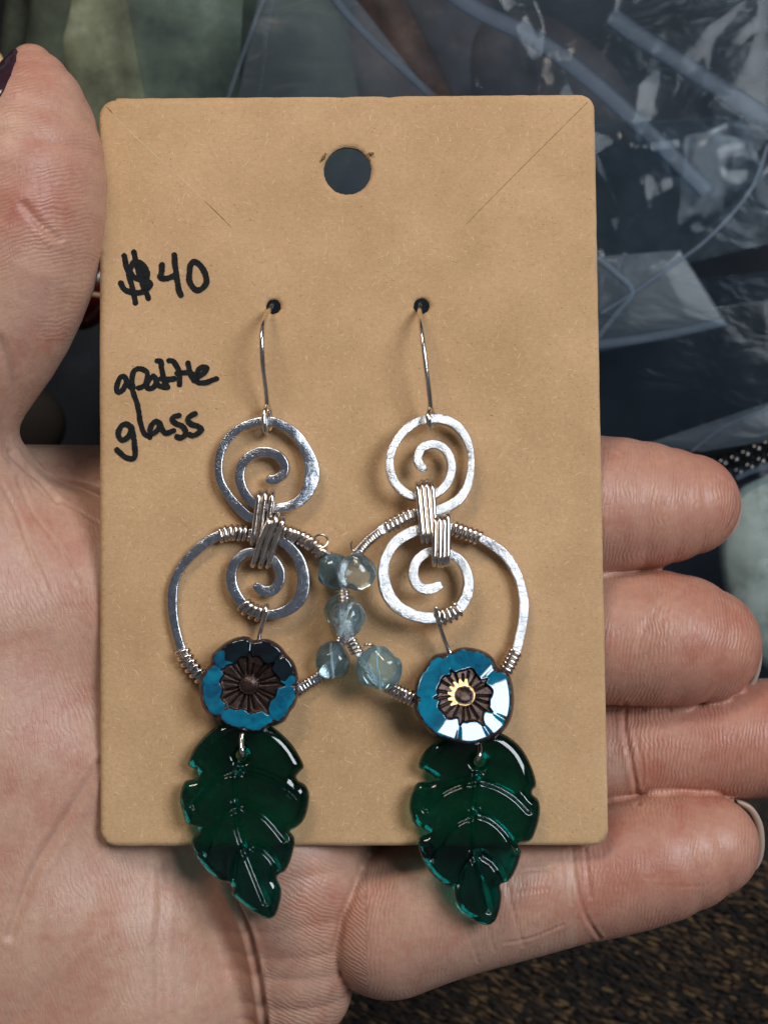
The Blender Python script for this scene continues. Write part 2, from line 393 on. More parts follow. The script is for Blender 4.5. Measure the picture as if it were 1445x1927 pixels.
strip('bag_edge', [(1050, 440), (1120, 482), (1160, 515), (1190, 548), (1160, 590), (1120, 640)], -4.85, .03, seamm, b4)
b5 = bag('plastic_bag', 'dark blue tinted bag lying under the index fingertip', [(900, 560), (1560, 500), (1560, 790), (1000, 900)], -6.6, film3, 41, 10, .10)
b6 = bag('plastic_bag', 'smooth grey bag edge above the black bead strand', [(1200, 840), (1460, 752), (1500, 822), (1320, 850)], -5.3, film2, 51, 4, .05, 60, 60, thick=.04)
strip('bag_edge', [(1300, 850), (1350, 810), (1400, 785), (1470, 760)], -5.2, .014, seamm, b6)
b7 = bag('plastic_bag', 'grey plastic bag around the round stone beside the fingertips', [(1240, 905), (1500, 860), (1560, 1330), (1180, 1230)], -5.9, film3, 61, 9, .08, 90, 90, thick=.06)
strip('bag_edge', [(1385, 900), (1420, 885), (1480, 875)], -5.7, .03, seamm, b7)
b8 = bag('plastic_bag', 'hazy bag over the mossy green bundle at upper left', [(215, -120), (540, -120), (470, 300), (300, 330)], -5.3, film3, 71, 12, .12, 90, 90, thick=.06)

def blob(name, label, cat, px, py, z, r, mat, squash=(1, 1, 1), rough=.12, seed=0, rot=0):
    rr = np.random.default_rng(seed); n1, n2 = 40, 24; vs = []; ks = rr.normal(0, 1, (10, 3))*2.2; phs = rr.uniform(0, 6, 10)
    for j in range(n2+1):
        th = math.pi*j/n2
        for i in range(n1):
            p = 2*math.pi*i/n1; d = np.array([math.sin(th)*math.cos(p), math.sin(th)*math.sin(p), math.cos(th)])
            k = 1+rough*np.mean(np.sin(ks@d+phs))*2; vs.append(d*k*r*np.array(squash))
    c, s = math.cos(rot), math.sin(rot); vs = np.array(vs); x = vs[:, 0]*c-vs[:, 1]*s; y = vs[:, 0]*s+vs[:, 1]*c; vs = np.stack([x, y, vs[:, 2]], -1)+U(px, py, z)
    fs = [(j*n1+i, (j+1)*n1+i, (j+1)*n1+(i+1) % n1, j*n1+(i+1) % n1) for j in range(n2) for i in range(n1)]
    o = put(name, mesh(vs, fs), mat); tag(o, label, cat); return o
moss = m_noisy('moss_green', [(.35, (.012, .015, .010)), (.55, (.05, .062, .038)), (.75, (.13, .15, .10))], .6, .8)
moss2 = m_noisy('pale_moss', [(.3, (.05, .055, .03)), (.55, (.17, .185, .11)), (.75, (.33, .35, .25))], .8, .75)
blob('green_bundle', 'dark mossy green bundle beside the thumb tip', 'bundle', 130, 60, -6.6, 1.4, moss, (.9, 1.6, .5), .3, 5)
blob('green_bundle', 'pale olive green bundle behind the top left corner of the card', 'bundle', 330, 70, -6.6, 1.5, moss2, (.85, 1.9, .5), .3, 9, .1)
blob('green_bundle', 'grey green bundle mostly under the flat bag', 'bundle', 520, 90, -7.0, 1.5, moss, (.9, 1.8, .4), .3, 19, .1)
brown = m_noisy('plum_brown', [(.3, (.014, .010, .012)), (.55, (.08, .05, .048)), (.8, (.20, .15, .14))], .7, .6)
blob('brown_bundle', 'plum brown bundle inside the bag above the punched hole', 'bundle', 800, 60, -6.9, 1.3, brown, (1, 1.2, .45), .35, 2)
blob('brown_bundle', 'dim grey brown bundle under the upper right bag', 'bundle', 1000, 190, -7.0, 1.3, brown, (1.3, .9, .4), .35, 22)
stone = m_noisy('grey_stone', [(.3, (.22, .24, .19)), (.55, (.50, .53, .44)), (.8, (.66, .68, .58))], 1.4, .5, .2)
blob('round_stone', 'large pale grey green rounded stone at the right edge', 'stone', 1475, 1075, -6.2, 1.35, stone, (.75, 1.22, .3), .08, 3, .15)
blob('red_bead', 'glossy dark red bead between thumb and card', 'bead', 172, 545, -5.6, .42, m_simple('red_glass', (.045, .002, .002), .2), (1, 1.6, 1), .03, 4, -.4)
blob('grey_object', 'small grey rounded tab below the red bead', 'tab', 122, 632, -5.9, .17, m_simple('grey_tab', (.20, .19, .13), .5), (.7, 1.3, .5), .03, 6, -.2)
blob('tan_tag', 'tan scrap behind the thumb at the left edge', 'scrap', -8, 165, -5.8, .36, m_simple('tan', (.50, .34, .15), .8), (.6, 1.6, .2), .05, 8)
blob('brown_block', 'dim brown block beneath the web of the thumb', 'block', 60, 800, -6.3, .75, m_simple('dim_brown', (.016, .011, .008), .8), (.75, .8, .4), .03, 10)
mb = MB(); tube(mb, U(np.array([140, 215]), np.array([549, 560]), -5.0), .04, 8)
tag(mb.build('wooden_stick', m_simple('pale_wood', (.42, .25, .14), .6)), 'thin pale wooden stick crossing the red bead', 'stick')
# black bead strand
es = empty('bead_strand', 'strand of small shiny black beads between the grey bags', 'bead strand')
blk = m_simple('black_glass', (.004, .004, .005), .08)
mb = MB()
n1, n2 = 16, 10
vs = []; fs = []
for j in range(n2+1):
    for i in range(n1):
        th = math.pi*j/n2; p = 2*math.pi*i/n1; vs.append((.19*math.sin(th)*math.cos(p), .19*math.sin(th)*math.sin(p), .18*math.cos(th)))
fs = [(j*n1+i, (j+1)*n1+i, (j+1)*n1+(i+1) % n1, j*n1+(i+1) % n1) for j in range(n2) for i in range(n1)]
bme = mesh(vs, fs); bme.materials.append(blk); bme.polygons.foreach_set('use_smooth', [True]*len(bme.polygons))
for row in range(2):
    for i in range(9):
        o = bpy.data.objects.new('bead', bme); sc.collection.objects.link(o); o.parent = es
        o.location = U(1345+i*21-row*8, 902-i*7-row*24+4*math.sin(i), -6.6)
mb = MB()
for row in range(2): tube(mb, U(np.array([1335.-row*8, 1520-row*8]), np.array([905.-row*24, 846-row*24]), -6.62), .02, 6)
mb.build('thread', m_simple('black_thread', (.01, .01, .01), .8), es)

# ---------------------------------------------------------------- hand (one continuous surface from an implicit body)
def W(px, py, z, rpx):                   # station: position cm + radius cm
    t = (D-z)/D; p = U(px, py, z); return (p[0], p[1], p[2], rpx*K*t)
thumb = [W(60, 128, -.05, 44), W(68, 190, -.05, 88), W(60, 250, -.05, 122), W(52, 325, -.05, 149), W(47, 380, -.06, 155), W(40, 430, -.08, 157),
         W(28, 480, -.12, 160), W(2, 540, -.18, 161), W(-30, 600, -.25, 163), W(-72, 655, -.35, 165), W(-112, 710, -.45, 167), W(-138, 770, -.55, 168), W(-150, 840, -.7, 172), W(-150, 960, -.85, 200)]
thenar = [W(-150, 960, -.9, 205), W(-90, 1180, -1.25, 250), W(-30, 1500, -1.6, 290), W(-30, 1900, -1.75, 320), W(-60, 2250, -1.9, 330)]
palm1 = [W(-60, 1105, -1.5, 235), W(120, 1130, -1.62, 235), W(420, 1210, -1.75, 235)]
palm2 = [W(0, 1420, -1.55, 250), W(230, 1430, -1.66, 250), W(480, 1430, -1.75, 240)]
palm3 = [W(100, 1700, -1.5, 265), W(215, 1740, -1.42, 255), W(235, 1850, -1.4, 262), W(200, 2150, -1.5, 280)]
lump = [W(520, 1500, -1.1, 170), W(545, 1640, -.83, 158), W(556, 1730, -.80, 133), W(555, 1800, -.82, 120), W(556, 1850, -.86, 108), W(535, 1925, -1.0, 88), W(500, 2010, -1.3, 80)]
index = [W(-120, 1010, -1.9, 175), W(150, 1015, -2.0, 178), W(500, 1000, -1.9, 160), W(850, 960, -1.4, 138), W(1050, 952, -1.0, 133), W(1130, 951, -.95, 132), W(1190, 951, -.93, 125), W(1240, 951, -.92, 112),
         W(1296, 949, -.92, 95)]
middle = [W(350, 1230, -1.8, 150), W(800, 1215, -1.4, 135), W(1060, 1203, -.95, 124), W(1135, 1202, -.9, 123), W(1240, 1200, -.86, 128), W(1280, 1205, -.86, 122), W(1322, 1213, -.87, 107)]
ring = [W(400, 1460, -1.8, 150), W(800, 1440, -1.65, 125), W(1080, 1425, -1.38, 104), W(1150, 1420, -1.35, 103), W(1178, 1418, -1.33, 103), W(1260, 1405, -1.25, 104), W(1400, 1392, -1.2, 110), W(1480, 1385, -1.2, 108), W(1560, 1375, -1.2, 80)]
pinky = [W(735, 1735, -.78, 141), W(800, 1712, -.72, 139), W(880, 1692, -.68, 134), W(960, 1676, -.66, 129), W(1050, 1658, -.66, 122), W(1090, 1650, -.66, 119), W(1150, 1640, -.66, 121), W(1225, 1620, -.64, 120), W(1290, 1603, -.64, 108),
         W(1333, 1592, -.64, 94)]
def smooth_chain(C):
    return resample(catmull([tuple(c) for c in C], .35), .30)
thumb, index, middle, ring, pinky, lump = [smooth_chain(c) for c in (thumb, index, middle, ring, pinky, lump)]
def chain(P, C):
    C = np.array(C); m = C[:, 3].max()+1.0; lo = C[:, :3].min(0)-m; hi = C[:, :3].max(0)+m
    out = np.full(len(P), 3.0); k = np.where(((P > lo) & (P < hi)).all(1))[0]
    if len(k): out[k] = chain_(P[k], C)
    return out
def chain_(P, C):
    best = np.full(len(P), 1e9)
    for a, b in zip(C[:-1], C[1:]):
        ab = b[:3]-a[:3]; h = np.clip(((P-a[:3])@ab)/(ab@ab), 0, 1); h = h.astype(P.dtype)
        q = P-a[:3]-h[:, None]*ab; q[:, 2] *= 1.0
        best = np.minimum(best, np.sqrt((q*q).sum(1))-(a[3]+h*(b[3]-a[3])))
    return best
def smin(a, b, k):
    h = np.maximum(k-np.abs(a-b), 0)/k; return np.minimum(a, b)-h*h*k*.25
def sdf(P):
    d = chain(P, palm1); d = smin(d, chain(P, palm2), .6); d = smin(d, chain(P, palm3), .6)
    d = smin(d, chain(P, thenar), .7); d = smin(d, chain(P, thumb), .35)
    d = smin(d, chain(P, lump), .28)
    d = smin(d, chain(P, index), .05); d = smin(d, chain(P, middle), .05); d = smin(d, chain(P, ring), .05); d = smin(d, chain(P, pinky), .06)
    return d
def surface_nets(lo, hi, h):
    n = np.ceil((np.array(hi)-lo)/h).astype(int)+1
    ax = [lo[i]+h*np.arange(n[i]) for i in range(3)]
    G = np.stack(np.meshgrid(*ax, indexing='ij'), -1).reshape(-1, 3).astype(np.float32)
    d = np.concatenate([sdf(g) for g in np.array_split(G, 8)]).reshape(n)
    s = d < 0; c = np.zeros(n-1, int); acc = np.zeros((*(n-1), 3)); cnt = np.zeros(n-1)
    cs = [(i, j, k) for i in (0, 1) for j in (0, 1) for k in (0, 1)]
    sl = lambda o: tuple(slice(o[i], o[i]+n[i]-1) for i in range(3))
    for a_ in cs:
        for ax_ in range(3):
            if a_[ax_]: continue
            b_ = list(a_); b_[ax_] = 1; b_ = tuple(b_); da, db = d[sl(a_)], d[sl(b_)]; x = (da < 0) != (db < 0)
            t = np.where(x, da/(da-db+1e-20), 0)
            for k in range(3): acc[..., k] += x*(a_[k]+(t if k == ax_ else 0))
            cnt += x
    act = cnt > 0; idx = -np.ones(n-1, int); idx[act] = np.arange(act.sum())
    pos = acc[act]/cnt[act][:, None]; ijk = np.argwhere(act); vs = np.array(lo)+h*(ijk+pos)
    fs = []
    for ax_ in range(3):
        o1, o2 = [(1, 2), (2, 0), (0, 1)][ax_]
        A = s[tuple(slice(0, n[i]-1) if i == ax_ else slice(1, n[i]-1) for i in range(3))]
        B = s[tuple(slice(1, n[i]) if i == ax_ else slice(1, n[i]-1) for i in range(3))]
        e = np.argwhere(A != B); e2 = e.copy()
        for i in range(3):
            if i != ax_: e2[:, i] += 1
        sg = A[tuple(e.T)]
        def at(d1, d2):
            q = e2.copy(); q[:, o1] -= d1; q[:, o2] -= d2; return idx[tuple(q.T)]
        q = np.stack([at(1, 1), at(0, 1), at(0, 0), at(1, 0)], -1); q[~sg] = q[~sg][:, ::-1]; fs.append(q)
    return vs, np.vstack(fs)
def grad(P, e=.01):
    g = np.stack([sdf(P+np.eye(3)[i]*e)-sdf(P-np.eye(3)[i]*e) for i in range(3)], -1); return g/(np.linalg.norm(g, axis=1)[:, None]+1e-9)
vs, fs = surface_nets((-8.6, -8.2, -3.9), (6.6, 6.4, 1.3), .105)
me = mesh(vs, fs); tmp = bpy.data.objects.new('tmp', me); sc.collection.objects.link(tmp)
md = tmp.modifiers.new('s', 'SUBSURF'); md.levels = 2; md.render_levels = 2
dg = bpy.context.evaluated_depsgraph_get(); me2 = bpy.data.meshes.new_from_object(tmp.evaluated_get(dg)); bpy.data.objects.remove(tmp)
nv = len(me2.vertices); co = np.empty(nv*3, np.float32); me2.vertices.foreach_get('co', co); X = co.reshape(-1, 3).astype(float)
front = X[:, 2] > -1.6
for it in range(2):
    Xf = X[front]; g = grad(Xf); X[front] = Xf-np.clip(sdf(Xf), -.05, .05)[:, None]*g
nrm = np.zeros_like(X); nrm[front] = grad(X[front], .02)
XF = X[front]; dd_ = np.stack([np.minimum.reduce([chain(XF, c_) for c_ in (palm1, palm2, palm3, thenar, thumb, lump)])]+[chain(XF, c_) for c_ in (index, middle, ring, pinky)], -1)
dd_.sort(1); seam = np.zeros(nv); seam[front] = np.exp(-((dd_[:, 1]-dd_[:, 0])/.05)**2)
ed = np.empty(len(me2.edges)*2, np.int32); me2.edges.foreach_get('vertices', ed); ed = ed.reshape(-1, 2)
deg = np.bincount(ed.ravel(), minlength=nv)[:, None]
def lap(A):
    B = np.zeros_like(A)
    for k in range(A.shape[1]): B[:, k] = np.bincount(ed[:, 0], A[ed[:, 1], k], nv)+np.bincount(ed[:, 1], A[ed[:, 0], k], nv)
    return B/deg
for it in range(10):
    wgt = np.clip(seam*2, .12 if it < 4 else 0, 1)[:, None]; X = X*(1-.6*wgt)+lap(X)*.6*wgt
s1 = seam[:, None].copy()
for it in range(6): s1 = .5*s1+.5*lap(s1)
X[:, 2] -= .10*s1[:, 0]
t = (D-X[:, 2])/D; px = X[:, 0]/(K*t)+722.5; py = 963.5-X[:, 1]/(K*t)
Q = np.stack([px, py], -1)
# skin creases: (polyline in photo px, width px, depth cm)
CR = [([(425, 1600), (430, 1668), (461, 1736), (483, 1817), (500, 1927), (500, 2000)], 5, .075),
      ([(187, 1440), (150, 1500), (100, 1580), (60, 1650), (20, 1760)], 9, .03), ([(300, 1600), (305, 1700), (298, 1780), (302, 1927)], 9, .018),
      ([(22, 850), (45, 880), (75, 905), (110, 945)], 4, .03), ([(60, 905), (90, 935), (130, 950), (188, 985)], 3, .012),
      ([(0, 905), (30, 960), (60, 1040), (90, 1110)], 4, .014), ([(35, 900), (60, 960), (110, 1030), (150, 1100)], 4, .012),
      ([(1075, 1590), (1083, 1660), (1100, 1720), (1128, 1765)], 3.2, .024), ([(1100, 1598), (1106, 1650), (1112, 1690)], 3, .018), ([(1066, 1600), (1074, 1650), (1076, 1700)], 3, .014),
      ([(1177, 1325), (1175, 1370), (1186, 1430), (1196, 1480), (1200, 1512)], 4, .03), ([(1196, 1380), (1206, 1440), (1208, 1480)], 3, .012),
      ([(946, 1600), (960, 1690), (985, 1780)], 3, .010), ([(985, 1640), (1040, 1635)], 2.5, .008), ([(975, 1680), (1030, 1672)], 2.5, .008),
      ([(1060, 1740), (1000, 1765), (950, 1775)], 2.5, .008), ([(905, 1700), (930, 1790)], 2.5, .008), ([(870, 1730), (900, 1810)], 2.5, .008),
      ([(45, 385), (75, 420), (110, 450)], 7, .018), ([(1260, 1668), (1320, 1668)], 2, .008), ([(1210, 1650), (1260, 1655)], 2, .007),
      ([(1255, 1125), (1215, 1175), (1200, 1220)], 5, .010), ([(1285, 1110), (1250, 1150), (1240, 1180)], 5, .010),
      ([(1350, 900), (1385, 925), (1384, 965), (1365, 1000)], 3, .010), ([(0, 640), (20, 720), (10, 800), (25, 870)], 8, .02)]
disp = np.zeros(nv)
for pts, wd, dp in CR:
    q = catmull(pts, 12); lo = q.min(0)-wd*4; hi = q.max(0)+wd*4
    s_ = front & (nrm[:, 2] > .15) & (px > lo[0]) & (px < hi[0]) & (py > lo[1]) & (py < hi[1])
    ii = np.where(s_)[0]
    if len(ii) == 0: continue
    d = distpoly(Q[ii], q, False); disp[ii] -= dp*np.exp(-(d/wd)**2)-.3*dp*np.exp(-((d-wd*2.2)/wd)**2)
def fbm(P, seed, f0, n=4):
    r = np.random.default_rng(seed); out = 0
    for o_ in range(n):
        k = r.normal(0, 1, (8, 3))*f0*(1.9**o_); out = out+np.sin(P@k.T+r.uniform(0, 6.28, 8)).mean(1)*(.55**o_)
    return out
disp += .016*fbm(X, 3, 1.2, 2)*(1-seam)
X = X+nrm*disp[:, None]
me2.vertices.foreach_set('co', X.astype(np.float32).ravel())
# ridge phase + blush attributes
ridge = np.zeros(nv); amp = np.full(nv, .25); blush = np.full(nv, .25)
fing = (px > 640)
ridge[:] = X[:, 1]*.35+X[:, 0]*.9
along = X[:, 0]-.12*X[:, 1]; ridge[fing] = along[fing]
amp[fing] = .55+.45*np.clip((px[fing]-1120)/120, 0, 1)
th = py < 640; ridge[th] = X[th, 1]*1.0-.35*X[th, 0]; amp[th] = .55
lm = (px > 500) & (px < 690) & (py > 1590); ridge[lm] = X[lm, 1]*.9+.5*X[lm, 0]; amp[lm] = .7
blush[fing] = np.clip(.55+.35*(px[fing]-1150)/280, .3, .95)
blush[(px > 700) & (px < 1085) & (py > 1560)] = .30
pk = (py > 1520) & (px > 1085); blush[pk] = .7
g2 = lambda cx, cy, s, a_: a_*np.exp(-((px-cx)**2+(py-cy)**2)/s**2)
blush += g2(50, 400, 90, .55)+g2(120, 300, 90, .35)+g2(60, 120, 80, .45)+g2(650, 1750, 70, .35)+g2(1180, 1440, 60, .2)-g2(80, 870, 80, .3)-g2(1165, 1450, 25, .6)+g2(110, 1000, 120, .15)-g2(250, 1800, 200, .15)
def attr(name, a):
    at = me2.attributes.new(name, 'FLOAT', 'POINT'); at.data.foreach_set('value', a.astype(np.float32))
attr('ridge', ridge); attr('ridge_amp', amp); attr('blush', np.clip(blush, 0, 1))
hand = put('hand', me2, M['skin']); tag(hand, 'open left hand, palm up, thumb and curled fingers holding the kraft card', 'hand')
# fingernails
def nail_rim(pts, z, mat, depth=.30, th=.035):
    q = catmull(pts, 5); P = U(q[:, 0], q[:, 1], z); n = len(P); T = np.gradient(P, axis=0); T[:, 2] = 0; T /= np.linalg.norm(T, axis=1)[:, None]
    O = np.stack([T[:, 1], -T[:, 0], 0*T[:, 0]], -1)
    if (O[n//2][0]) < 0: O = -O
    s = np.linspace(0, 1, n); tp = np.sqrt(np.clip(1-(2*s-1)**4, 0.02, 1))
    prof = [(-.05, .0), (0, .03), (th, .02), (th+.01, -.06), (th-.02, -depth), (-.03, -depth)]
    vs = []; fs = []
    for i in range(n):
        for a_, b_ in prof: vs.append(P[i]+O[i]*a_*tp[i]+np.array([0, 0, b_]))
    m_ = len(prof)
    for i in range(n-1):
        for k in range(m_): fs.append((i*m_+k, i*m_+(k+1) % m_, (i+1)*m_+(k+1) % m_, (i+1)*m_+k))
    fs += [tuple(range(m_)), tuple((n-1)*m_+k for k in range(m_))[::-1]]
    return put('fingernail', mesh(vs, fs), mat, hand)
nail_rim([(1345, 880), (1372, 900), (1388, 930), (1391, 960), (1384, 990), (1362, 1016)], -1.0, M['nail'], .25, .022)
nail_rim([(1398, 1142), (1416, 1168), (1428, 1205), (1429, 1245), (1420, 1280), (1403, 1300)], -1.0, M['nail'], .25, .02)
nail_rim([(1386, 1508), (1412, 1522), (1428, 1548), (1433, 1580), (1430, 1612), (1420, 1636)], -.78, M['nail'], .3, .03)
# painted thumbnail wraps the outer side of the thumb tip
n1, n2 = 34, 30; uu, vv = np.meshgrid(np.linspace(-1, 1, n1), np.linspace(0, 1, n2))
cx_, cy_, cz_ = U(66, 150, -.05); yv = U(0, 92, 0)[1]-vv*(U(0, 92, 0)[1]-U(0, 250, 0)[1])
wd = 1.05*np.sqrt(np.clip(1-np.abs(2*vv-1)**3.5, 0, 1)); ph_ = math.pi*1.09+uu*wd
Cn = np.stack([cx_+0*yv, yv, cz_+0*yv], -1).reshape(-1, 3); Dn = np.stack([np.cos(ph_), 0*yv, np.sin(-ph_)], -1).reshape(-1, 3)
lo_ = np.zeros(len(Cn)); hi_ = np.full(len(Cn), 1.6)
for _ in range(24):
    md_ = (lo_+hi_)/2; ins = sdf(Cn+Dn*md_[:, None]) < 0; lo_ = np.where(ins, md_, lo_); hi_ = np.where(ins, hi_, md_)
lift = (.045*np.sqrt(np.clip(1-np.abs(uu)**8, 0, 1))*np.sqrt(np.clip(1-np.abs(2*vv-1)**10, 0, 1))-.012).ravel()
vs = Cn+Dn*(lo_+lift)[:, None]
fs = [(j*n1+i, (j+1)*n1+i, (j+1)*n1+i+1, j*n1+i+1) for j in range(n2-1) for i in range(n1-1)]
tag(put('fingernail', mesh(vs, fs), M['polish'], hand), 'dark plum painted thumbnail')

# ---------------------------------------------------------------- the card
def arc(cx, cy, r, a0, a1, n): return [(cx+r*math.cos(t), cy+r*math.sin(t)) for t in np.linspace(a0, a1, n)]
TL, TR, BR, BL = (188, 190), (1117, 178.5), (1144, 1590), (190, 1592)
def corner(c, a, b, r):
    c, a, b = map(np.array, (c, a, b)); u = (a-c)/np.linalg.norm(a-c); v = (b-c)/np.linalg.norm(b-c); out = []
    for t in np.linspace(0, math.pi/2, 9): out.append(c+u*r*(1-math.sin(t))+v*r*(1-math.cos(t)))
    return out
ol = []
def edge(a, b, n): return [np.array(a)+(np.array(b)-np.array(a))*t for t in np.linspace(.035, .965, n)]
ol += corner(TL, BL, TR, 30)
top = edge((188, 186), (1117, 178.5), 60)
for p in top:
    for cx in (640, 733):
        p[1] += 3.0*math.exp(-((p[0]-cx)/7)**2)*rng.uniform(.6, 1.2)
ol += top
ol += corner((1117, 178.5), TL, BR, 28); ol += edge(TR, BR, 50)
ol += corner(BR, TR, BL, 30); ol += edge(BR, BL, 30); ol += corner(BL, BR, TL, 30); ol += edge(BL, TL, 50)
ol = np.array(ol)+rng.normal(0, .25, (len(ol), 2))
def hole(cx, cy, r, n=40, j=.4): return [(cx+(r+rng.normal(0, j))*math.cos(t), cy+(r+rng.normal(0, j))*math.sin(t)) for t in np.linspace(0, 2*math.pi, n, endpoint=False)]
H0 = (654, 322, 44.5); H1 = (515, 577, 14.0); H2 = (793, 576, 15.0)
vo, fo, dd = planar(ol, [hole(*H0, 64), hole(*H1), hole(*H2)], 9)
def cardh(x, y, d=None):
    h = .03*np.sin(x*.006+1)*np.sin(y*.004)+.02*np.clip(1-np.hypot(x-188, y-350)/300, 0, 1)
    if d is not None: h = h-.012*np.exp(-d/2.)
    for (cx, cy, r) in (H0, H1, H2):
        h = h+.006*np.exp(-((np.hypot(x-cx, y-cy)-r-4)/3.)**2)
    return h
top = V(vo[:, 0], vo[:, 1], cardh(vo[:, 0], vo[:, 1], dd)); bot = top-np.array([0, 0, .055])
v_, f_ = solid(vo, fo, dd, top, bot)
cardE = empty('earring_card', 'brown kraft display card with punched hole and handwritten price held in the hand', 'card')
card = put('card_board', mesh(v_, f_), [M['card'], M['edge']], cardE)
nF = 2*len(fo); mi = np.zeros(len(card.data.polygons), np.int32); mi[nF:] = 1; card.data.polygons.foreach_set('material_index', mi)
sf = np.ones(len(mi), bool); sf[nF:] = False; card.data.polygons.foreach_set('use_smooth', sf)
# paper fibres lying on the face
mb = MB()
for i in range(2600):
    x, y = rng.uniform(204, 1102), rng.uniform(195, 1580)
    if min(math.hypot(x-h[0], y-h[1])-h[2] for h in (H0, H1, H2)) < 12: continue
    L = rng.uniform(4, 15)*(1.6 if rng.random() < .08 else 1); a0 = rng.uniform(0, 6.28); cv = rng.normal(0, .12)
    pts = []; wd = rng.uniform(.35, .8)
    for k in range(4):
        pts.append((x, y, a0)); x += math.cos(a0)*L/3; y += math.sin(a0)*L/3; a0 += cv*3
    vs = []
    for (qx, qy, qa), ww in zip(pts, (.3, 1, 1, .3)):
        for s in (-1, 0, 1):
            xx, yy = qx-math.sin(qa)*wd*ww*s, qy+math.cos(qa)*wd*ww*s
            vs.append(V(xx, yy, cardh(xx, yy)+(.0035 if s == 0 else -.001)))
    mb.add(vs, [(k*3+j, k*3+j+1, k*3+j+4, k*3+j+3) for k in range(3) for j in range(2)], int(rng.random() < .3))
tag(mb.build('paper_fibre', [m_simple('pale_fibre', (.66, .49, .31), .8), m_simple('tan_fibre', (.42, .26, .13), .8)], cardE), kind='stuff')
# scored corner lines
def scored(pts, wpx, mat):
    mb = MB(); q = catmull(pts, 10); n = len(q); vs = []
    for i, p in enumerate(q):
        T = q[min(i+1, n-1)]-q[max(i-1, 0)]; T /= np.linalg.norm(T); O = np.array([-T[1], T[0]])
        ww = wpx*(1 if 0 < i < n-1 else .2)*rng.uniform(.6, 1.2)
        for s in (-1, 1): a_ = p+O*s*ww; vs.append(V(a_[0], a_[1], cardh(*a_)+.0022))
    mb.add(vs, [(2*i, 2*i+1, 2*i+3, 2*i+2) for i in range(n-1)]); return mb.build('score_line', mat, cardE)
dk = m_simple('score_dark', (.16, .085, .035), .9); dk2 = m_simple('score_brown', (.22, .125, .06), .9); lt = m_simple('score_light', (.62, .45, .27), .85)
scored([(1107, 190), (1050, 247), (960, 337), (876, 423)], .55, dk2); scored([(200, 200), (208, 208), (213, 214)], 1.0, dk)
scored([(215, 218), (280, 280), (330, 325), (350, 342)], .55, lt); scored([(330, 325), (375, 368), (385, 378)], .8, lt); scored([(384, 377), (410, 402), (436, 428)], .6, dk)
torn = m_simple('torn_brown', (.20, .11, .045), .95)
for cx, cy in ((612, 293), (608, 299), (694, 294), (698, 290), (696, 286)):
    mb = MB(); pts = [V(cx+rng.normal(0, 3), cy+rng.normal(0, 4), .004+.006*k) for k in range(3)]; tube(mb, pts, [.012, .018, .006], 6); mb.build('torn_fibre', torn, cardE)

# handwriting: marker strokes laid on the card
def strokes(name, S, ox, oy, sc_, r0):
    mb = MB(); lvl = .0030
    for pts in S:
        q = catmull([(ox+x/sc_, oy+y/sc_) for x, y in pts], 1.4); n = len(q); lvl += .00045; L = []
        T = np.gradient(q, axis=0); T /= np.linalg.norm(T, axis=1)[:, None]+1e-9; O = np.stack([-T[:, 1], T[:, 0]], -1)
        rad = r0*(1+.10*np.sin(np.arange(n)*.35+rng.uniform(0, 6)))+rng.normal(0, .22, n); rad2 = r0+rng.normal(0, .3, n)
        A = q+O*rad[:, None]; B = q-O*rad2[:, None]; vs = []
        for a_, b_ in zip(A, B): vs.append(V(a_[0], a_[1], cardh(*a_)+lvl)); vs.append(V(b_[0], b_[1], cardh(*b_)+lvl))
        mb.add(vs, [(2*i, 2*i+2, 2*i+3, 2*i+1) for i in range(n-1)])
        for e_ in (0, n-1):
            lvl += .0002
            vs = [V(q[e_][0], q[e_][1], cardh(*q[e_])+lvl)]+[V(q[e_][0]+r0*rng.uniform(.9, 1.1)*math.cos(t), q[e_][1]+r0*rng.uniform(.9, 1.1)*math.sin(t), cardh(*q[e_])+lvl) for t in np.linspace(0, 6.2832, 14, endpoint=False)]
            mb.add(vs, [(0, 1+(k+1) % 14, 1+k) for k in range(14)])
    return mb.build(name, M['ink'], cardE, False)
S1 = [[(215, 135), (240, 250), (290, 430), (325, 570), (348, 690)], [(330, 90), (350, 190), (385, 330), (430, 470), (470, 560), (500, 635)],
      [(300, 260), (330, 210), (390, 210), (450, 260), (485, 330), (480, 400), (430, 420), (360, 400), (310, 370), (285, 320), (300, 260)],
      [(400, 240), (430, 300), (440, 370), (400, 330), (390, 270)], [(430, 280), (470, 350), (455, 400), (420, 340)],
      [(480, 430), (520, 455), (520, 490), (480, 530), (430, 560), (370, 570), (280, 560), (210, 520), (175, 455)], [(455, 440), (460, 480), (450, 520), (490, 490), (470, 450)],
      [(662, 240), (660, 300), (650, 350), (640, 380), (670, 400), (730, 400), (790, 375), (830, 355)], [(808, 125), (818, 250), (838, 400), (860, 530), (885, 600)],
      [(1030, 205), (1000, 250), (985, 340), (990, 440), (1030, 510), (1090, 540), (1150, 510), (1185, 450), (1185, 380), (1150, 300), (1095, 225), (1030, 205)]]
w1 = strokes('price_writing', S1, 200, 460, 6.283, 5.5); w1['label'] = 'handwritten black $40'
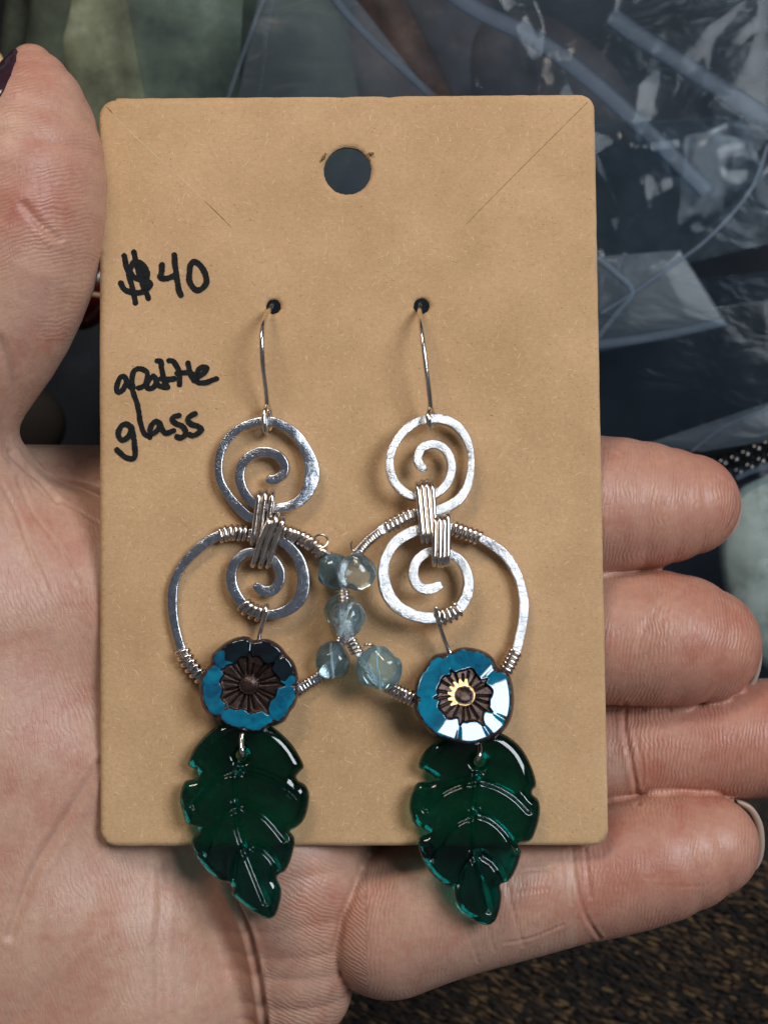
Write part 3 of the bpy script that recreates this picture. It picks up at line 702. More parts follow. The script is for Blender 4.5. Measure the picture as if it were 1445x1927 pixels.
S2 = [[(235, 330), (210, 305), (165, 320), (135, 400), (125, 470), (155, 495), (205, 450), (240, 380), (235, 330)], [(235, 330), (270, 410), (310, 460), (345, 560), (375, 650), (395, 780), (420, 900), (460, 985), (520, 1025)],
      [(320, 440), (310, 360), (315, 280), (350, 225), (420, 215), (480, 250), (490, 320), (470, 390), (420, 430), (385, 440)],
      [(560, 300), (510, 340), (480, 420), (500, 450), (550, 440), (590, 390), (600, 340), (560, 300)], [(590, 350), (620, 410), (680, 430), (730, 430)],
      [(605, 120), (650, 130), (655, 200), (675, 290), (710, 400), (730, 430)], [(650, 330), (720, 335), (800, 335)],
      [(745, 115), (800, 130), (845, 200), (870, 260), (870, 330), (870, 400)], [(690, 380), (750, 340), (810, 330)], [(840, 265), (920, 260), (985, 255), (1040, 290)],
      [(970, 145), (985, 220), (1010, 300), (1040, 350)], [(1050, 320), (1110, 300), (1170, 250), (1195, 205), (1160, 190), (1100, 220), (1065, 290), (1070, 350), (1110, 380), (1180, 375), (1250, 350), (1305, 330)],
      [(300, 910), (250, 870), (190, 880), (155, 940), (150, 1010), (190, 1055), (250, 1030), (290, 970), (300, 910)], [(305, 900), (320, 980), (335, 1080), (345, 1180), (340, 1250), (300, 1280), (230, 1255), (170, 1210), (130, 1170)],
      [(640, 860), (590, 835), (545, 870), (525, 930), (535, 975), (580, 970), (630, 910), (640, 860)], [(640, 860), (660, 920), (700, 970), (750, 965), (800, 945)],
      [(865, 765), (810, 775), (785, 815), (830, 860), (900, 890), (940, 940), (930, 1000), (880, 1030), (840, 1015)],
      [(1055, 745), (1000, 770), (965, 820), (1010, 865), (1080, 890), (1130, 930), (1090, 975), (1030, 1000), (990, 990)]]
w2 = strokes('material_writing', S2, 200, 660, 6.283, 5.1); w2['label'] = 'handwritten black words apatite glass'

# ---------------------------------------------------------------- earrings
def sect(n, e=5.0):
    out = []
    for k in range(n):
        t = 2*math.pi*k/n; c, s = math.cos(t), math.sin(t); out.append((math.copysign(abs(c)**(2/e), c), math.copysign(abs(s)**(2/e), s)))
    return np.array(out)
def ribbon(mb, pts, hf, thick, seed=0, segs=20, wj=.05, tw=.10, cap=True):
    """flattened wire along px stations (x, y, width)"""
    r = np.random.default_rng(seed); q = catmull(pts, 2.2); n = len(q); P = V(q[:, 0], q[:, 1], hf(q[:, 0], q[:, 1]))
    T = np.gradient(P, axis=0); T /= np.linalg.norm(T, axis=1)[:, None]
    e = 2.0; bx = V(q[:, 0]+e, q[:, 1], hf(q[:, 0]+e, q[:, 1]))-V(q[:, 0]-e, q[:, 1], hf(q[:, 0]-e, q[:, 1]))
    by = V(q[:, 0], q[:, 1]-e, hf(q[:, 0], q[:, 1]-e))-V(q[:, 0], q[:, 1]+e, hf(q[:, 0], q[:, 1]+e))
    Nn = np.cross(bx, by); Nn /= np.linalg.norm(Nn, axis=1)[:, None]
    S = np.cross(Nn, T); S /= np.linalg.norm(S, axis=1)[:, None]; Nn = np.cross(T, S)
    i = np.arange(n)
    f = lambda: sum(r.uniform(.4, 1)*np.sin(i*r.uniform(.02, .13)+r.uniform(0, 6.28)) for _ in range(4))/2
    twist = tw*f(); wv = 1+wj*f(); tv = 1+.12*f()
    S2_ = S*np.cos(twist)[:, None]+Nn*np.sin(twist)[:, None]; N2_ = np.cross(T, S2_)
    sc2 = sect(segs, 8.0); vs = []
    endt = np.ones(n)
    if cap: endt[:4] = [.5, .8, .93, 1]; endt[-4:] = [1, .93, .8, .5]
    for k in range(n):
        hw = q[k, 2]*1.07/2*K*wv[k]*endt[k]; ht = thick*tv[k]*endt[k]
        bulge = 1.0
        vs += list(P[k]+S2_[k]*(sc2[:, :1]*hw)+N2_[k]*(sc2[:, 1:]*ht*bulge))
    fs = [(a_*segs+k, a_*segs+(k+1) % segs, (a_+1)*segs+(k+1) % segs, (a_+1)*segs+k) for a_ in range(n-1) for k in range(segs)]
    fs += [tuple(range(segs))[::-1], tuple((n-1)*segs+k for k in range(segs))]
    mb.add(vs, fs); return q
def coil(mb, pts, hf, hw, ht, r, turns, seed=0, messy=.0):
    """wire wound round a px centre line; hw = half width px of the core, ht = half thickness cm, r = wire radius cm"""
    g = np.random.default_rng(seed); q = resample(catmull(pts, 1.5), .5); n = int(turns*26); s = np.linspace(0, 1, n)
    idx = s*(len(q)-1); x = np.interp(idx, range(len(q)), q[:, 0]); y = np.interp(idx, range(len(q)), q[:, 1])
    T = np.stack([np.gradient(x), np.gradient(y)], -1); T /= np.linalg.norm(T, axis=1)[:, None]; O = np.stack([-T[:, 1], T[:, 0]], -1)
    th = 2*np.pi*turns*s+g.uniform(0, .5); c, sn = np.cos(th), np.sin(th); e = 2/3.2
    a_ = np.sign(c)*np.abs(c)**e*(hw+r/K); b_ = np.sign(sn)*np.abs(sn)**e*(ht+r)
    jit = messy*np.interp(s*turns, np.arange(int(turns)+2), g.normal(0, 1, int(turns)+2))
    X_ = x+O[:, 0]*a_+T[:, 0]*jit*3; Y_ = y+O[:, 1]*a_+T[:, 1]*jit*3; Z_ = hf(x, y)+b_+np.abs(jit)*.01
    tube(mb, V(X_, Y_, Z_), r, 8)
def loopwrap(mb, a, b, hf, ht, r, bend=0):
    """one strand of wire carried over the front from a to b and back behind"""
    a, b = np.array(a, float), np.array(b, float); P = []
    d = (b-a)/np.linalg.norm(b-a); L = np.linalg.norm(b-a); o = np.array([-d[1], d[0]])
    z1 = ht+r
    for t in np.linspace(0, 1, 14):
        p = a+(b-a)*t+o*bend*math.sin(math.pi*t); P.append(V(p[0], p[1], hf(p[0], p[1])+z1))
    for t in np.linspace(0, math.pi, 8)[1:-1]:
        p = b+d*math.sin(t)*(z1/K)*.75; P.append(V(p[0], p[1], hf(p[0], p[1])+z1*math.cos(t)))
    for t in np.linspace(1, 0, 10):
        p = a+(b-a)*t+d*0; P.append(V(p[0]+3*t, p[1], hf(p[0], p[1])-z1))
    for t in np.linspace(0, math.pi, 8)[1:-1]:
        p = a-d*math.sin(t)*(z1/K)*.75; P.append(V(p[0], p[1], hf(p[0], p[1])-z1*math.cos(t)))
    tube(mb, P, r, 10, True)
def path3(mb, pts, r, step=3, segs=10):
    q = catmull(pts, step); tube(mb, V(q[:, 0], q[:, 1], q[:, 2]), r, segs)
def bead(name, cx, cy, r, h, mat, parent, seed, sq=.9, hole_a=None):
    rr = np.random.default_rng(seed); n1, n2 = 56, 36; ks = rr.normal(0, 1, (8, 3))*1.7; phs = rr.uniform(0, 6, 8); vs = []
    fac = [(lambda v: v/np.linalg.norm(v))(rr.normal(0, 1, 3)) for _ in range(7)]; fd = rr.uniform(.80, .93, 7)
    C_ = V(cx, cy, h); R = r*K
    for j in range(n2+1):
        th = math.pi*j/n2
        for i in range(n1):
            p = 2*math.pi*i/n1; d = np.array([math.sin(th)*math.cos(p), math.sin(th)*math.sin(p), math.cos(th)])
            k = 1+.11*np.mean(np.sin(ks@d+phs))*2
            for f_2, dd2 in zip(fac, fd):                        # softly worn facets
                c_ = d@f_2
                if c_ > dd2: k = min(k, 1.0*(dd2/c_)*.8+k*.2)
            vs.append(C_+d*k*R*np.array([1, 1, sq]))
    fs = [(j*n1+i, (j+1)*n1+i, (j+1)*n1+(i+1) % n1, j*n1+(i+1) % n1) for j in range(n2) for i in range(n1)]
    o = put(name, mesh(vs, fs), mat, parent)
    if hole_a is not None:
        mb = MB(); d = np.array([math.cos(hole_a), math.sin(hole_a), 0])
        tube(mb, [C_-d*R*.86, C_, C_+d*R*.86], .016, 6); mb.build('drill_hole', M['drill'], o)
    return o
M['drill'] = m_simple('drill_white', (.62, .74, .78), .6)

def flower(parent, outline, c, h, hf_t, dark, gold_ring, ntilt, seed, wire_a):
    r = np.random.default_rng(seed); O = catmull(outline, 2, True); ang = np.arctan2(-(O[:, 1]-c[1]), O[:, 0]-c[0]); rad = np.hypot(O[:, 0]-c[0], O[:, 1]-c[1])
    order = np.argsort(ang); A = ang[order]; Rr = rad[order]; A3 = np.r_[A-2*np.pi, A, A+2*np.pi]; R3 = np.tile(Rr, 3)
    NT, NR = 300, 84; th = np.linspace(0, 2*np.pi, NT, endpoint=False); th = np.where(th > np.pi, th-2*np.pi, th); R = np.interp(th, A3, R3)
    pet = np.array(wire_a[1])                                      # angles between petals
    dpet = np.min(np.abs((th[:, None]-pet[None]+np.pi) % (2*np.pi)-np.pi), 1)
    nsp = 19; gang = np.sort((np.arange(nsp)+r.uniform(-.25, .25, nsp))*2*np.pi/nsp); glen = r.uniform(.40, .62, nsp)
    gd = np.abs((th[:, None]-gang[None]+np.pi) % (2*np.pi)-np.pi)
    ros = (.54 if gold_ring else .59)+.12*np.exp(-(dpet/.07)**2)+.02*np.sign(np.sin(th*11))*np.abs(np.sin(th*11))+.03*np.sin(th*5+1)
    Th = .165
    f = np.linspace(0, 1, NR); F, _ = np.meshgrid(f, th)           # (NT,NR)
    Z = np.full_like(F, Th)
    Z = Th+(.045 if gold_ring else .02)*(1-F)                                               # table cut faces, nearly flat
    for p_ in range(len(pet)):                                      # each petal face leans a little its own way
        pass
    Z -= .022*np.exp(-(dpet[:, None]/.05)**2)*np.clip((F-.62)/.3, 0, 1)
    edge = np.clip((F-.90)/.10, 0, 1); Z = Z*np.sqrt(np.clip(1-edge**2, 0, 1))
    inr = F < ros[:, None]
    bowl = -.035-.03*(1-F/.6)
    groove = np.zeros_like(F)
    for k in range(nsp):
        groove = np.maximum(groove, np.exp(-((gd[:, k][:, None]*np.maximum(F, .05))/.017)**2)*((F > .2) & (F < glen[k]+.05)))
    Zi = Th+bowl-.035*groove+.02*np.exp(-((F-.185)/.02)**2)+np.where(F < .17, .05*np.sqrt(np.clip(1-(F/.17)**2, 0, 1)), 0)
    k_ = np.clip((ros[:, None]-F)/.03, 0, 1); Zf = Z*(1-k_)+Zi*k_
    ex, ey = ntilt                                                 # the bead hangs slightly turned
    def P_(F_, Z_):
        X_ = c[0]+F_*R[:, None]*np.cos(th)[:, None]; Y_ = c[1]-F_*R[:, None]*np.sin(th)[:, None]
        return V(X_, Y_, h+Z_-ex*(X_-c[0])*K+ey*(Y_-c[1])*K)
    Pf = P_(F, np.maximum(Zf, 0)); Pb = P_(F, -.8*Th*np.sqrt(np.clip(1-np.clip((F-.8)/.2, 0, 1)**2, 0, 1)))
    e = empty('flower_bead', '', ''); del e['label'], e['category']; bpy.data.objects.remove(e)
    mb = MB(); vs = np.vstack([Pf.reshape(-1, 3), Pb.reshape(-1, 3)]); nf = NT*NR; fs = []; ms = []
    rosF = []; 
    for j in range(NT):
        j2 = (j+1) % NT
        for i in range(NR-1):
            fm = (f[i]+f[i+1])/2
            q = (j*NR+i, j*NR+i+1, j2*NR+i+1, j2*NR+i)
            if fm < ros[j]-.0: rosF.append(q); continue
            outer = .93-.07*math.exp(-(dpet[j]/.07)**2)+.012*math.sin(th[j]*17)+.01*math.sin(th[j]*41)
            if fm < outer:
                ip = int(np.argmin(np.abs((th[j]-dark[0]+np.pi) % (2*np.pi)-np.pi))) if 0 else 0
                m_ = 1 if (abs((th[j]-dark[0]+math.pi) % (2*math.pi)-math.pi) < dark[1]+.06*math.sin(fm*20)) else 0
            else: m_ = 2
            fs.append(q); ms.append(m_)
        for i in range(NR-1):
            fs.append((nf+j2*NR+i, nf+j2*NR+i+1, nf+j*NR+i+1, nf+j*NR+i)); ms.append(2)
    me = mesh(vs, fs+rosF); 
    me.polygons.foreach_set('material_index', ms+[3]*len(rosF))
    fb = put('flower_bead', me, [M['teal'], M['teal_dark'], M['rim'], M['bronze']], parent)
    # raised rosette plate in the middle
    me = mesh(vs[:nf]+np.array([0, 0, .003]), rosF); ro = put('rosette', me, M['bronze'], fb)
    if gold_ring:
        vsg = []; ng = 96
        for j in range(ng):
            t = 2*math.pi*j/ng; outr = .27+(.07*(1 if (j//3) % 2 else 0) if 1.2 < t < 4.0 else -.04)
            for rr_ in (.165, .20, outr):
                x_ = c[0]+rr_*92*math.cos(t); y_ = c[1]-rr_*92*math.sin(t)
                zz = Th-.035-.03*(1-rr_/.6)+.02*math.exp(-((rr_-.185)/.02)**2)+.008
                vsg.append(V(x_, y_, h+zz-ex*(x_-c[0])*K+ey*(y_-c[1])*K))
        put('gold_ring', mesh(vsg, [(j*3+k, ((j+1) % ng)*3+k, ((j+1) % ng)*3+k+1, j*3+k+1) for j in range(ng) for k in range(2)]), M['gold'], fb)
    return fb

def leafobj(parent, outline, veins, hc, h, tilt, cx0, cy0, label=None):
    O = catmull(outline, 3, True); hl = hole(hc[0], hc[1], 11, 28, .1)
    vo, fo, dd = planar(O, [hl], 2.6)
    dO = distpoly(vo, O); dh = np.hypot(vo[:, 0]-hc[0], vo[:, 1]-hc[1])-11
    w_ = 24.; e = np.clip(dO/w_, 0, 1); zt = .035+.11*np.sqrt(np.clip(1-(1-e)**2, 0, 1))
    zt = zt*np.clip(1-.0, 0, 1)-.07*np.exp(-(dh/6.)**2)
    for v in veins:
        q = catmull(v, 4); d = distpoly(vo, q, False); zt = zt-.037*np.exp(-(d/5.0)**2)+.006*np.exp(-((d-9.)/3.)**2)
    zt = np.where(dO < 1e-6, .02, zt); zb = np.where(dO < 1e-6, -.02, -.05-.045*np.sqrt(np.clip(1-(1-np.clip(dO/20, 0, 1))**2, 0, 1)))
    hh = h+tilt[0]*(vo[:, 0]-cx0)*K+tilt[1]*(vo[:, 1]-cy0)*K
    v_, f_ = solid(vo, fo, dd, V(vo[:, 0], vo[:, 1], hh+zt), V(vo[:, 0], vo[:, 1], hh+zb))
    return put('glass_leaf', mesh(v_, f_), M['leaf'], parent)
Z = lambda pts, ox, oy, s: [(ox+p[0]/s, oy+p[1]/s)+tuple(p[2:]) for p in pts]

# ===== left earring
E1 = empty('earring', 'left earring on the card, with silver spirals toned for a dark bluish reflection and a smoky teal flower bead', 'earring', group='pair of drop earrings')
hl = lambda x, y: .13+.05*(np.asarray(x, float)-470)*K
s2 = lambda pts, w: [p+(w[i] if isinstance(w, (list, tuple)) else w,) for i, p in enumerate(pts)]
mb = MB()
ribbon(mb, [(502, 899, 15), (510, 903, 17), (520, 902, 17), (533, 893, 16), (537, 876, 15), (526, 859, 17), (507, 851, 17), (486, 852, 17), (467, 862, 17), (455, 879, 17), (452, 901, 17), (459, 923, 17), (472, 941, 17), (490, 953, 17), (514, 957, 17), (540, 954, 17), (564, 943, 19), (580, 922, 23), (587, 897, 26), (585, 871, 23),
            (573, 841, 18), (555, 816, 17), (531, 800, 17), (506, 793, 17), (479, 796, 16), (451, 807, 15), (429, 827, 15), (416, 852, 14), (412, 880, 14), (416, 906, 14), (429, 930, 15), (446, 951, 16), (462, 967, 17), (479, 977, 17), (498, 984, 15)],
       lambda x, y: .15+.06*(x-500)*K+.10*np.clip((x-560)/28., -1, 1)*-.25*np.clip((x-545)/20., 0, 1), .042, 1, tw=.13)
mb.build('upper_spiral', M['silver_dark_refl'], E1)
mb = MB()
ribbon(mb, [(387, 1280, 14), (373, 1268, 15), (356, 1247, 15), (343, 1223, 15), (336, 1200, 15), (330, 1176, 16), (326, 1148, 16), (326, 1113, 17), (333, 1085, 16), (347, 1061, 16), (366, 1040, 17), (389, 1021, 17), (410, 1009, 17), (432, 1002, 16), (465, 1004, 16), (495, 1003, 16), (523, 1000, 16), (549, 1005, 15), (577, 1017, 15), (601, 1035, 14), (625, 1056, 13),
            (642, 1085, 12), (648, 1120, 12), (650, 1160, 12), (645, 1205, 12), (628, 1243, 12), (600, 1274, 13), (575, 1290, 15), (552, 1300, 15)], lambda x, y: .11+.05*(x-450)*K-.03*np.clip((x-540)/100., 0, 1), .038, 2, tw=.10)
mb.build('outer_hoop', M['silver_dark_refl'], E1)
mb = MB()
ribbon(mb, [(479, 1099, 12), (487, 1106, 17), (497, 1113, 19), (512, 1112, 19), (524, 1099, 18), (528, 1080, 17), (521, 1061, 16), (507, 1047, 16), (488, 1040, 16), (465, 1041, 16), (447, 1054, 17), (437, 1075, 18), (438, 1101, 18), (450, 1127, 18), (469, 1146, 18), (493, 1155, 18), (519, 1156, 18), (545, 1146, 20), (564, 1127, 22), (571, 1103, 22), (570, 1075, 20), (561, 1049, 19), (543, 1028, 18), (522, 1014, 16), (500, 1010, 12)],
       lambda x, y: .17+.06*(x-500)*K, .04, 3, tw=.11)
mb.build('inner_spiral', M['silver_dark_refl'], E1)
mb = MB()
path3(mb, [(513, 574, -.15), (509, 582, .04), (501, 592, .22), (495, 612, .40), (493, 640, .48), (494, 670, .46), (497, 705, .38), (501, 735, .28), (503, 765, .20), (503, 775, .20)], .031)
path3(mb, [(504, 760, .17), (499, 772, .26), (497, 790, .29), (499, 806, .27), (503, 814, .18), (507, 809, .08), (509, 790, .05), (507, 772, .10), (504, 762, .16)], .033)
mb.build('ear_hook', M['wire'], E1)
mb = MB(); rw = .036
for i, (a_, b_) in enumerate([((487, 938), (477, 1012)), ((499, 935), (488, 1014)), ((512, 938), (501, 1012))]): loopwrap(mb, a_, b_, lambda x, y: .16+0*x, .07, rw)
for i, (a_, b_) in enumerate([((506, 984), (480, 1052)), ((519, 980), (494, 1054)), ((531, 986), (508, 1054))]): loopwrap(mb, a_, b_, lambda x, y: .19+0*x, .07, rw, 2)
mb.build('link_wrap', M['wire2'], E1)
mb = MB()
coil(mb, [(414, 1007), (432, 1002), (452, 1003), (470, 1004)], hl, 8, .045, .027, 6.2, 3)
mb.build('wire_coil', M['wire2'], E1)
mb = MB()
coil(mb, [(533, 1001), (549, 1005), (577, 1017), (592, 1028)], hl, 8, .045, .027, 7.5, 4, .3)
coil(mb, [(583, 1020), (596, 1031), (606, 1042)], hl, 10, .075, .018, 4.3, 5, 1.4)
q = [(604+13*math.cos(t), 1018+12*math.sin(t), .2+.02*t) for t in np.linspace(2.2, 8.0, 20)]; path3(mb, q, .014, 2)
coil(mb, [(596, 1026), (612, 1044), (622, 1052)], hl, 8, .05, .02, 3.0, 6, .6)
mb.build('wire_coil', M['wire2'], E1)
mb = MB(); coil(mb, [(343, 1224), (356, 1247), (373, 1268), (382, 1276)], lambda x, y: .11+0*x, 8, .04, .028, 5.4, 7); mb.build('wire_coil', M['wire2'], E1)
mb = MB(); coil(mb, [(566, 1296), (580, 1287), (600, 1274), (616, 1258)], lambda x, y: .10+0*x, 7.5, .04, .018, 9.5, 8, .15); mb.build('wire_coil', M['wire2'], E1)
mb = MB(); coil(mb, [(458, 1137), (470, 1147), (487, 1154), (503, 1156)], lambda x, y: .17+0*x, 9, .045, .026, 4.5, 9); mb.build('wire_coil', M['wire2'], E1)
mb = MB(); path3(mb, [(502, 1138, .22), (500, 1150, .26), (495, 1172, .24), (489, 1192, .2), (486, 1208, .2), (480, 1215, .2)], .032)
mb.build('hanging_wire', M['wire2'], E1); mb = MB(); path3(mb, [(461, 1370, .2), (457, 1378, .27), (455, 1390, .30), (455, 1402, .33), (456, 1414, .36), (458, 1421, .30), (458, 1424, .15)], .033); mb.build('hanging_wire', M['wire2'], E1)
mb = MB(); coil(mb, [(640, 1105), (648, 1120)], lambda x, y: .10+0*x, 7, .04, .018, 3.5, 10, .5); mb.build('wire_coil', M['wire2'], E1); mb = MB(); coil(mb, [(644, 1196), (640, 1212)], lambda x, y: .1+0*x, 7, .04, .018, 3.5, 12, .4)
mb.build('wire_coil', M['wire2'], E1)
bead('apatite_bead', 628, 1076, 34, .24, M['bead_dark'], E1, 1, .85)
bead('apatite_bead', 643, 1148, 32, .22, M['bead_mid'], E1, 2, .85)
bead('apatite_bead', 625, 1243, 35, .24, M['bead_mid'], E1, 3, .85, math.radians(92))
fo1 = Z([(600, 192), (665, 200), (705, 228), (740, 225), (820, 215), (900, 238), (970, 285), (1035, 365), (1100, 440), (1135, 540), (1150, 640), (1148, 740), (1115, 860), (1065, 930), (1010, 1020), (930, 1058), (870, 1072), (800, 1120), (730, 1138), (660, 1130), (610, 1108), (540, 1108), (470, 1085), (400, 1040), (350, 1005), (270, 955), (215, 880), (190, 780), (178, 650), (215, 550), (285, 455), (300, 375), (350, 320), (430, 255), (520, 210)], 340, 1160, 5.161)
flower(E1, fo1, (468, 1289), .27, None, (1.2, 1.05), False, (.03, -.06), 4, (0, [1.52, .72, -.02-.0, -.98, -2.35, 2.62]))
lo1 = [(411, 1364), (381, 1389), (361.5, 1415), (354, 1439), (364, 1446), (373, 1455), (367, 1465), (349, 1470), (341, 1486), (339, 1504), (342, 1522), (351, 1549), (367, 1557), (374, 1565), (362, 1577), (361.5, 1591), (370, 1612), (389, 1638), (413, 1658), (430, 1662), (438, 1670), (437, 1683), (460, 1705), (488, 1724), (508, 1729), (520, 1720), (528, 1696), (530, 1673), (522, 1652), (527, 1644), (537, 1639), (548, 1617), (555, 1583), (551, 1570), (546, 1564), (557, 1558), (572, 1543), (580, 1520), (582, 1494), (575, 1477), (562, 1469), (558, 1461), (565, 1452), (572, 1442), (563, 1421), (546, 1396), (520, 1372), (492, 1357), (450, 1352)]
lv1 = [Z(v, 310, 1340, 4.661) for v in ([(650, 450), (620, 560), (622, 800), (640, 1000), (690, 1170), (740, 1300), (800, 1450), (890, 1670)], [(640, 520), (520, 550), (400, 640), (250, 820)], [(660, 520), (800, 550), (950, 610), (1140, 730)],
       [(620, 840), (520, 900), (430, 1040), (365, 1240)], [(660, 820), (760, 850), (900, 930), (1050, 1110)], [(690, 1190), (630, 1280), (610, 1460)], [(775, 1180), (870, 1210), (950, 1290), (990, 1375)])]
leafobj(E1, lo1, lv1, (455, 1421), .17, (-.04, .04), 460, 1540)

# ===== right earring
E2 = empty('earring', 'right earring on the card, with brightly shining spirals and a light teal flower bead', 'earring', group='pair of drop earrings')
def hr(x, y): return .25-.17*(np.asarray(x, float)-830)*K+.05*(np.asarray(y, float)-1050)*K
hr2 = lambda x, y: hr(x, y)+.05
mb = MB()
ribbon(mb, [(803, 883, 11), (796, 881, 15), (788, 873, 16), (786, 859, 15), (793, 844, 15), (812, 836, 15), (832, 842, 15), (846, 861, 15), (849, 884, 15), (842, 907, 15), (828, 924, 15), (809, 934, 15), (787, 936, 15), (762, 928, 16), (743, 909, 16), (734, 884, 16), (735, 857, 15), (746, 830, 15), (766, 806, 15), (792, 792, 15), (819, 788, 16), (848, 795, 16), (868, 812, 16), (881, 835, 14), (886, 862, 13), (884, 892, 14), (877, 918, 16), (863, 939, 17), (844, 952, 17), (824, 959, 16), (804, 962, 14)], hr2, .042, 21, tw=.20)
mb.build('upper_spiral', M['silver'], E2)
mb = MB()
ribbon(mb, [(790, 1322, 14), (772, 1313, 15), (749, 1302, 14), (726, 1289, 13), (703, 1270, 12), (680, 1240, 12), (664, 1212, 12), (652, 1183, 12), (648, 1150, 12), (647, 1116, 12), (652, 1081, 13), (667, 1045, 15), (687, 1023, 16), (716, 999, 17), (745, 982, 16), (770, 970, 16), (792, 966, 16), (820, 976, 16), (849, 993, 15), (879, 1003, 14), (899, 1010, 14), (924, 1024, 17), (946, 1041, 18), (963, 1064, 17), (975, 1089, 16), (982, 1116, 17), (985, 1143, 18), (982, 1173, 17), (976, 1203, 17), (969, 1228, 16), (957, 1254, 14), (946, 1272, 14)], hr, .038, 22, tw=.20)
mb.build('outer_hoop', M['silver'], E2)
mb = MB()
ribbon(mb, [(832, 1099, 14), (822, 1104, 16), (812, 1108, 18), (797, 1109, 18), (783, 1099, 17), (777, 1079, 17), (783, 1058, 17), (798, 1043, 16), (819, 1036, 15), (848, 1043, 16), (868, 1058, 17), (878, 1079, 17), (881, 1102, 19), (874, 1128, 20), (859, 1148, 20), (837, 1160, 20), (804, 1163, 21), (775, 1157, 21), (746, 1140, 21), (728, 1115, 21), (721, 1084, 20), (724, 1054, 19), (738, 1028, 19), (760, 1009, 19), (787, 998, 18), (812, 994, 16)], hr2, .04, 23, tw=.17)
mb.build('inner_spiral', M['silver'], E2)
mb = MB()
path3(mb, [(791, 572, -.15), (790, 581, .04), (790, 592, .2), (793, 620, .40), (797, 655, .48), (802, 695, .47), (807, 735, .42), (810, 768, .36), (810, 778, .35)], .031)
path3(mb, [(810, 765, .33), (806, 778, .42), (806, 790, .44), (809, 802, .40), (813, 806, .30), (816, 798, .20), (815, 784, .22), (811, 768, .30)], .033)
mb.build('ear_hook', M['wire'], E2)
mb = MB(); rw = .031
for i, (a_, b_) in enumerate([((786, 922), (795, 1008)), ((795, 919), (803, 1008)), ((804, 918), (812, 1006)), ((814, 921), (819, 1003))]): loopwrap(mb, a_, b_, hr2, .08, rw)
mb.build('link_wrap', M['wire2'], E2)
mb = MB()
for i, (a_, b_) in enumerate([((819, 984), (817, 1050)), ((828, 983), (827, 1052)), ((836, 984), (834, 1052)), ((843, 978), (842, 1050))]): loopwrap(mb, a_, b_, lambda x, y: hr2(x, y)+.03, .08, rw)
mb.build('link_wrap', M['wire2'], E2)
mb = MB(); coil(mb, [(728, 992), (745, 983), (770, 970), (781, 967)], hr, 8, .04, .023, 6.3, 31); mb.build('wire_coil', M['wire2'], E2)
mb = MB(); coil(mb, [(676, 1036), (688, 1022), (703, 1009), (716, 1000)], hr, 8, .04, .013, 10.3, 32, .1); path3(mb, [(676, 1036, .5), (665, 1036, .5), (660, 1026, .45), (662, 1019, .42)], .013, 2); mb.build('wire_coil', M['wire2'], E2)
mb = MB(); coil(mb, [(853, 994), (870, 1000), (888, 1006), (903, 1013)], hr, 8, .04, .025, 5.6, 33); mb.build('wire_coil', M['wire2'], E2)
mb = MB(); coil(mb, [(970, 1226), (962, 1243), (952, 1262)], hr, 8, .04, .024, 4.6, 34); mb.build('wire_coil', M['wire2'], E2)
mb = MB(); coil(mb, [(863, 1144), (850, 1154), (833, 1161), (823, 1162)], hr2, 10, .045, .025, 4.5, 35); mb.build('wire_coil', M['wire2'], E2)
mb = MB(); coil(mb, [(784, 1318), (768, 1311), (748, 1302), (724, 1288)], hr, 9, .04, .021, 8.4, 36, .35); mb.build('wire_coil', M['wire2'], E2)
mb = MB(); coil(mb, [(647, 1112), (648, 1132)], hr, 6.5, .035, .016, 3.4, 37, .2); mb.build('wire_coil', M['wire2'], E2)
mb = MB(); coil(mb, [(660, 1206), (667, 1218), (673, 1229)], hr, 7, .035, .019, 3.6, 38, .2); path3(mb, [(675, 1222, .45), (686, 1214, .5), (697, 1213, .5), (705, 1217, .45)], .014, 2); mb.build('wire_coil', M['wire2'], E2)
mb = MB(); path3(mb, [(820, 1142, hr2(820, 1142)+.07), (822, 1156, .40), (828, 1180, .36), (836, 1203, .32), (845, 1225, .30), (853, 1240, .30)], .029)
mb.build('hanging_wire', M['wire2'], E2); mb = MB(); path3(mb, [(900, 1392, .28), (902, 1402, .30), (903, 1413, .34), (901, 1424, .37), (898, 1431, .33), (897, 1433, .16)], .03); mb.build('hanging_wire', M['wire2'], E2)
bead('apatite_bead', 670, 1076, 33.5, .60, M['bead_pale'], E2, 11, .8)
bead('apatite_bead', 652, 1166, 36, .60, M['bead_pale'], E2, 12, .85, math.radians(70))
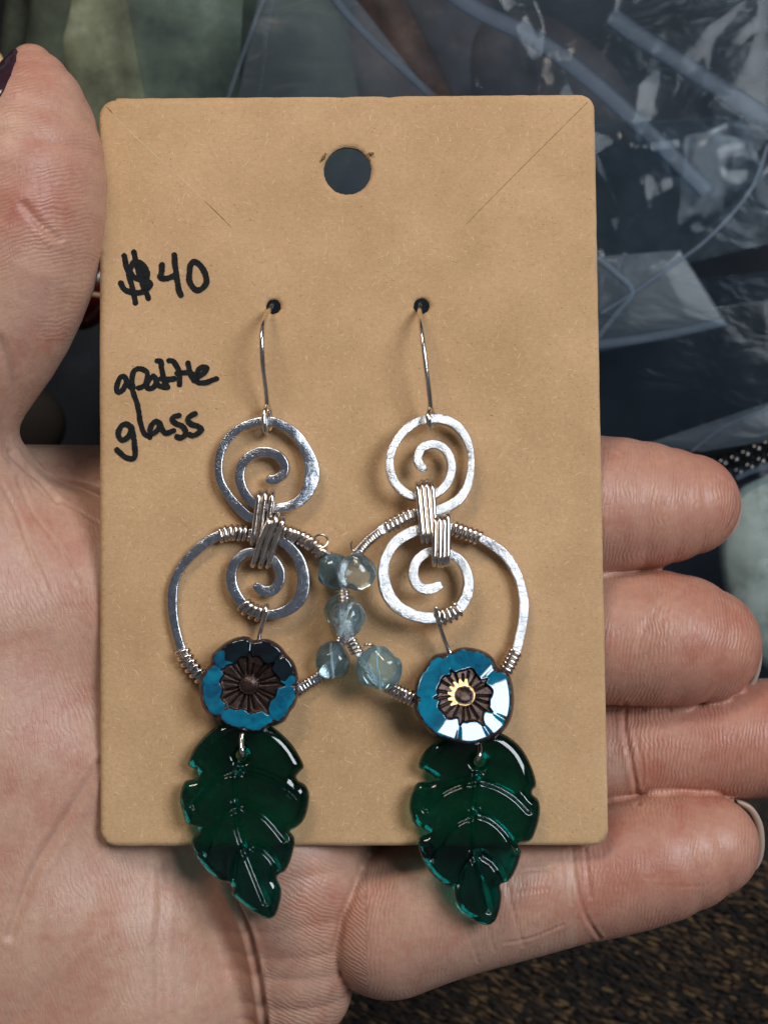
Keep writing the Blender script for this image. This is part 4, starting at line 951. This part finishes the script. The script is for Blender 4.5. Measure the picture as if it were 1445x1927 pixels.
bead('apatite_bead', 713, 1256, 40, .50, M['bead_soft'], E2, 13, .8, math.radians(95))
fo2 = Z([(540, 240), (570, 232), (610, 210), (680, 195), (760, 200), (850, 222), (925, 258), (975, 310), (1005, 385), (1070, 415), (1130, 470), (1158, 560), (1170, 650), (1172, 740), (1155, 850), (1115, 950), (1055, 1025), (980, 1080), (880, 1120), (800, 1145), (720, 1152), (640, 1140), (560, 1120), (470, 1090), (390, 1055), (320, 990), (262, 920), (222, 850), (200, 740), (198, 620), (222, 500), (280, 410), (330, 340), (400, 270), (460, 252)], 740, 1180, 5.161)
flower(E2, fo2, (873, 1308), .34, None, (0, -1), True, (.16, .31), 8, (0, [2.05, .62, -.55, -1.72, -3.05, -1.0]))
lo2 = [(827, 1390), (797, 1416), (787, 1442), (799, 1451), (815, 1462), (811, 1471), (785, 1473), (774, 1493), (770, 1510), (770.5, 1526), (779, 1551), (798, 1561), (804, 1569), (790, 1575), (786, 1589), (794, 1617), (812, 1645), (834, 1665), (852, 1671), (853, 1687), (864, 1711), (888, 1731), (905, 1739), (919, 1741), (932, 1732), (941, 1708), (944, 1683), (942, 1665), (958, 1657), (971, 1636), (980, 1606), (976, 1589), (998, 1582), (1009, 1560), (1016, 1528), (1013, 1506), (1002, 1495), (1002, 1487), (1009, 1476), (1001, 1445), (984, 1412), (962, 1390), (936, 1377), (893, 1372), (858, 1376)]
lv2 = [Z(v, 740, 1340, 4.587) for v in ([(720, 530), (710, 620), (695, 760), (688, 900), (690, 1050), (700, 1250), (760, 1480), (820, 1710)], [(700, 600), (560, 630), (420, 700), (280, 840)], [(740, 590), (900, 640), (1050, 730), (1170, 850)],
       [(680, 900), (560, 950), (450, 1060), (390, 1180), (345, 1270)], [(720, 880), (850, 930), (970, 1040), (1060, 1190)], [(680, 1250), (600, 1360), (570, 1490)], [(770, 1240), (870, 1310), (950, 1440)])]
leafobj(E2, lo2, lv2, (902, 1432), .17, (-.04, .03), 895, 1550)
bpy.context.view_layer.update()
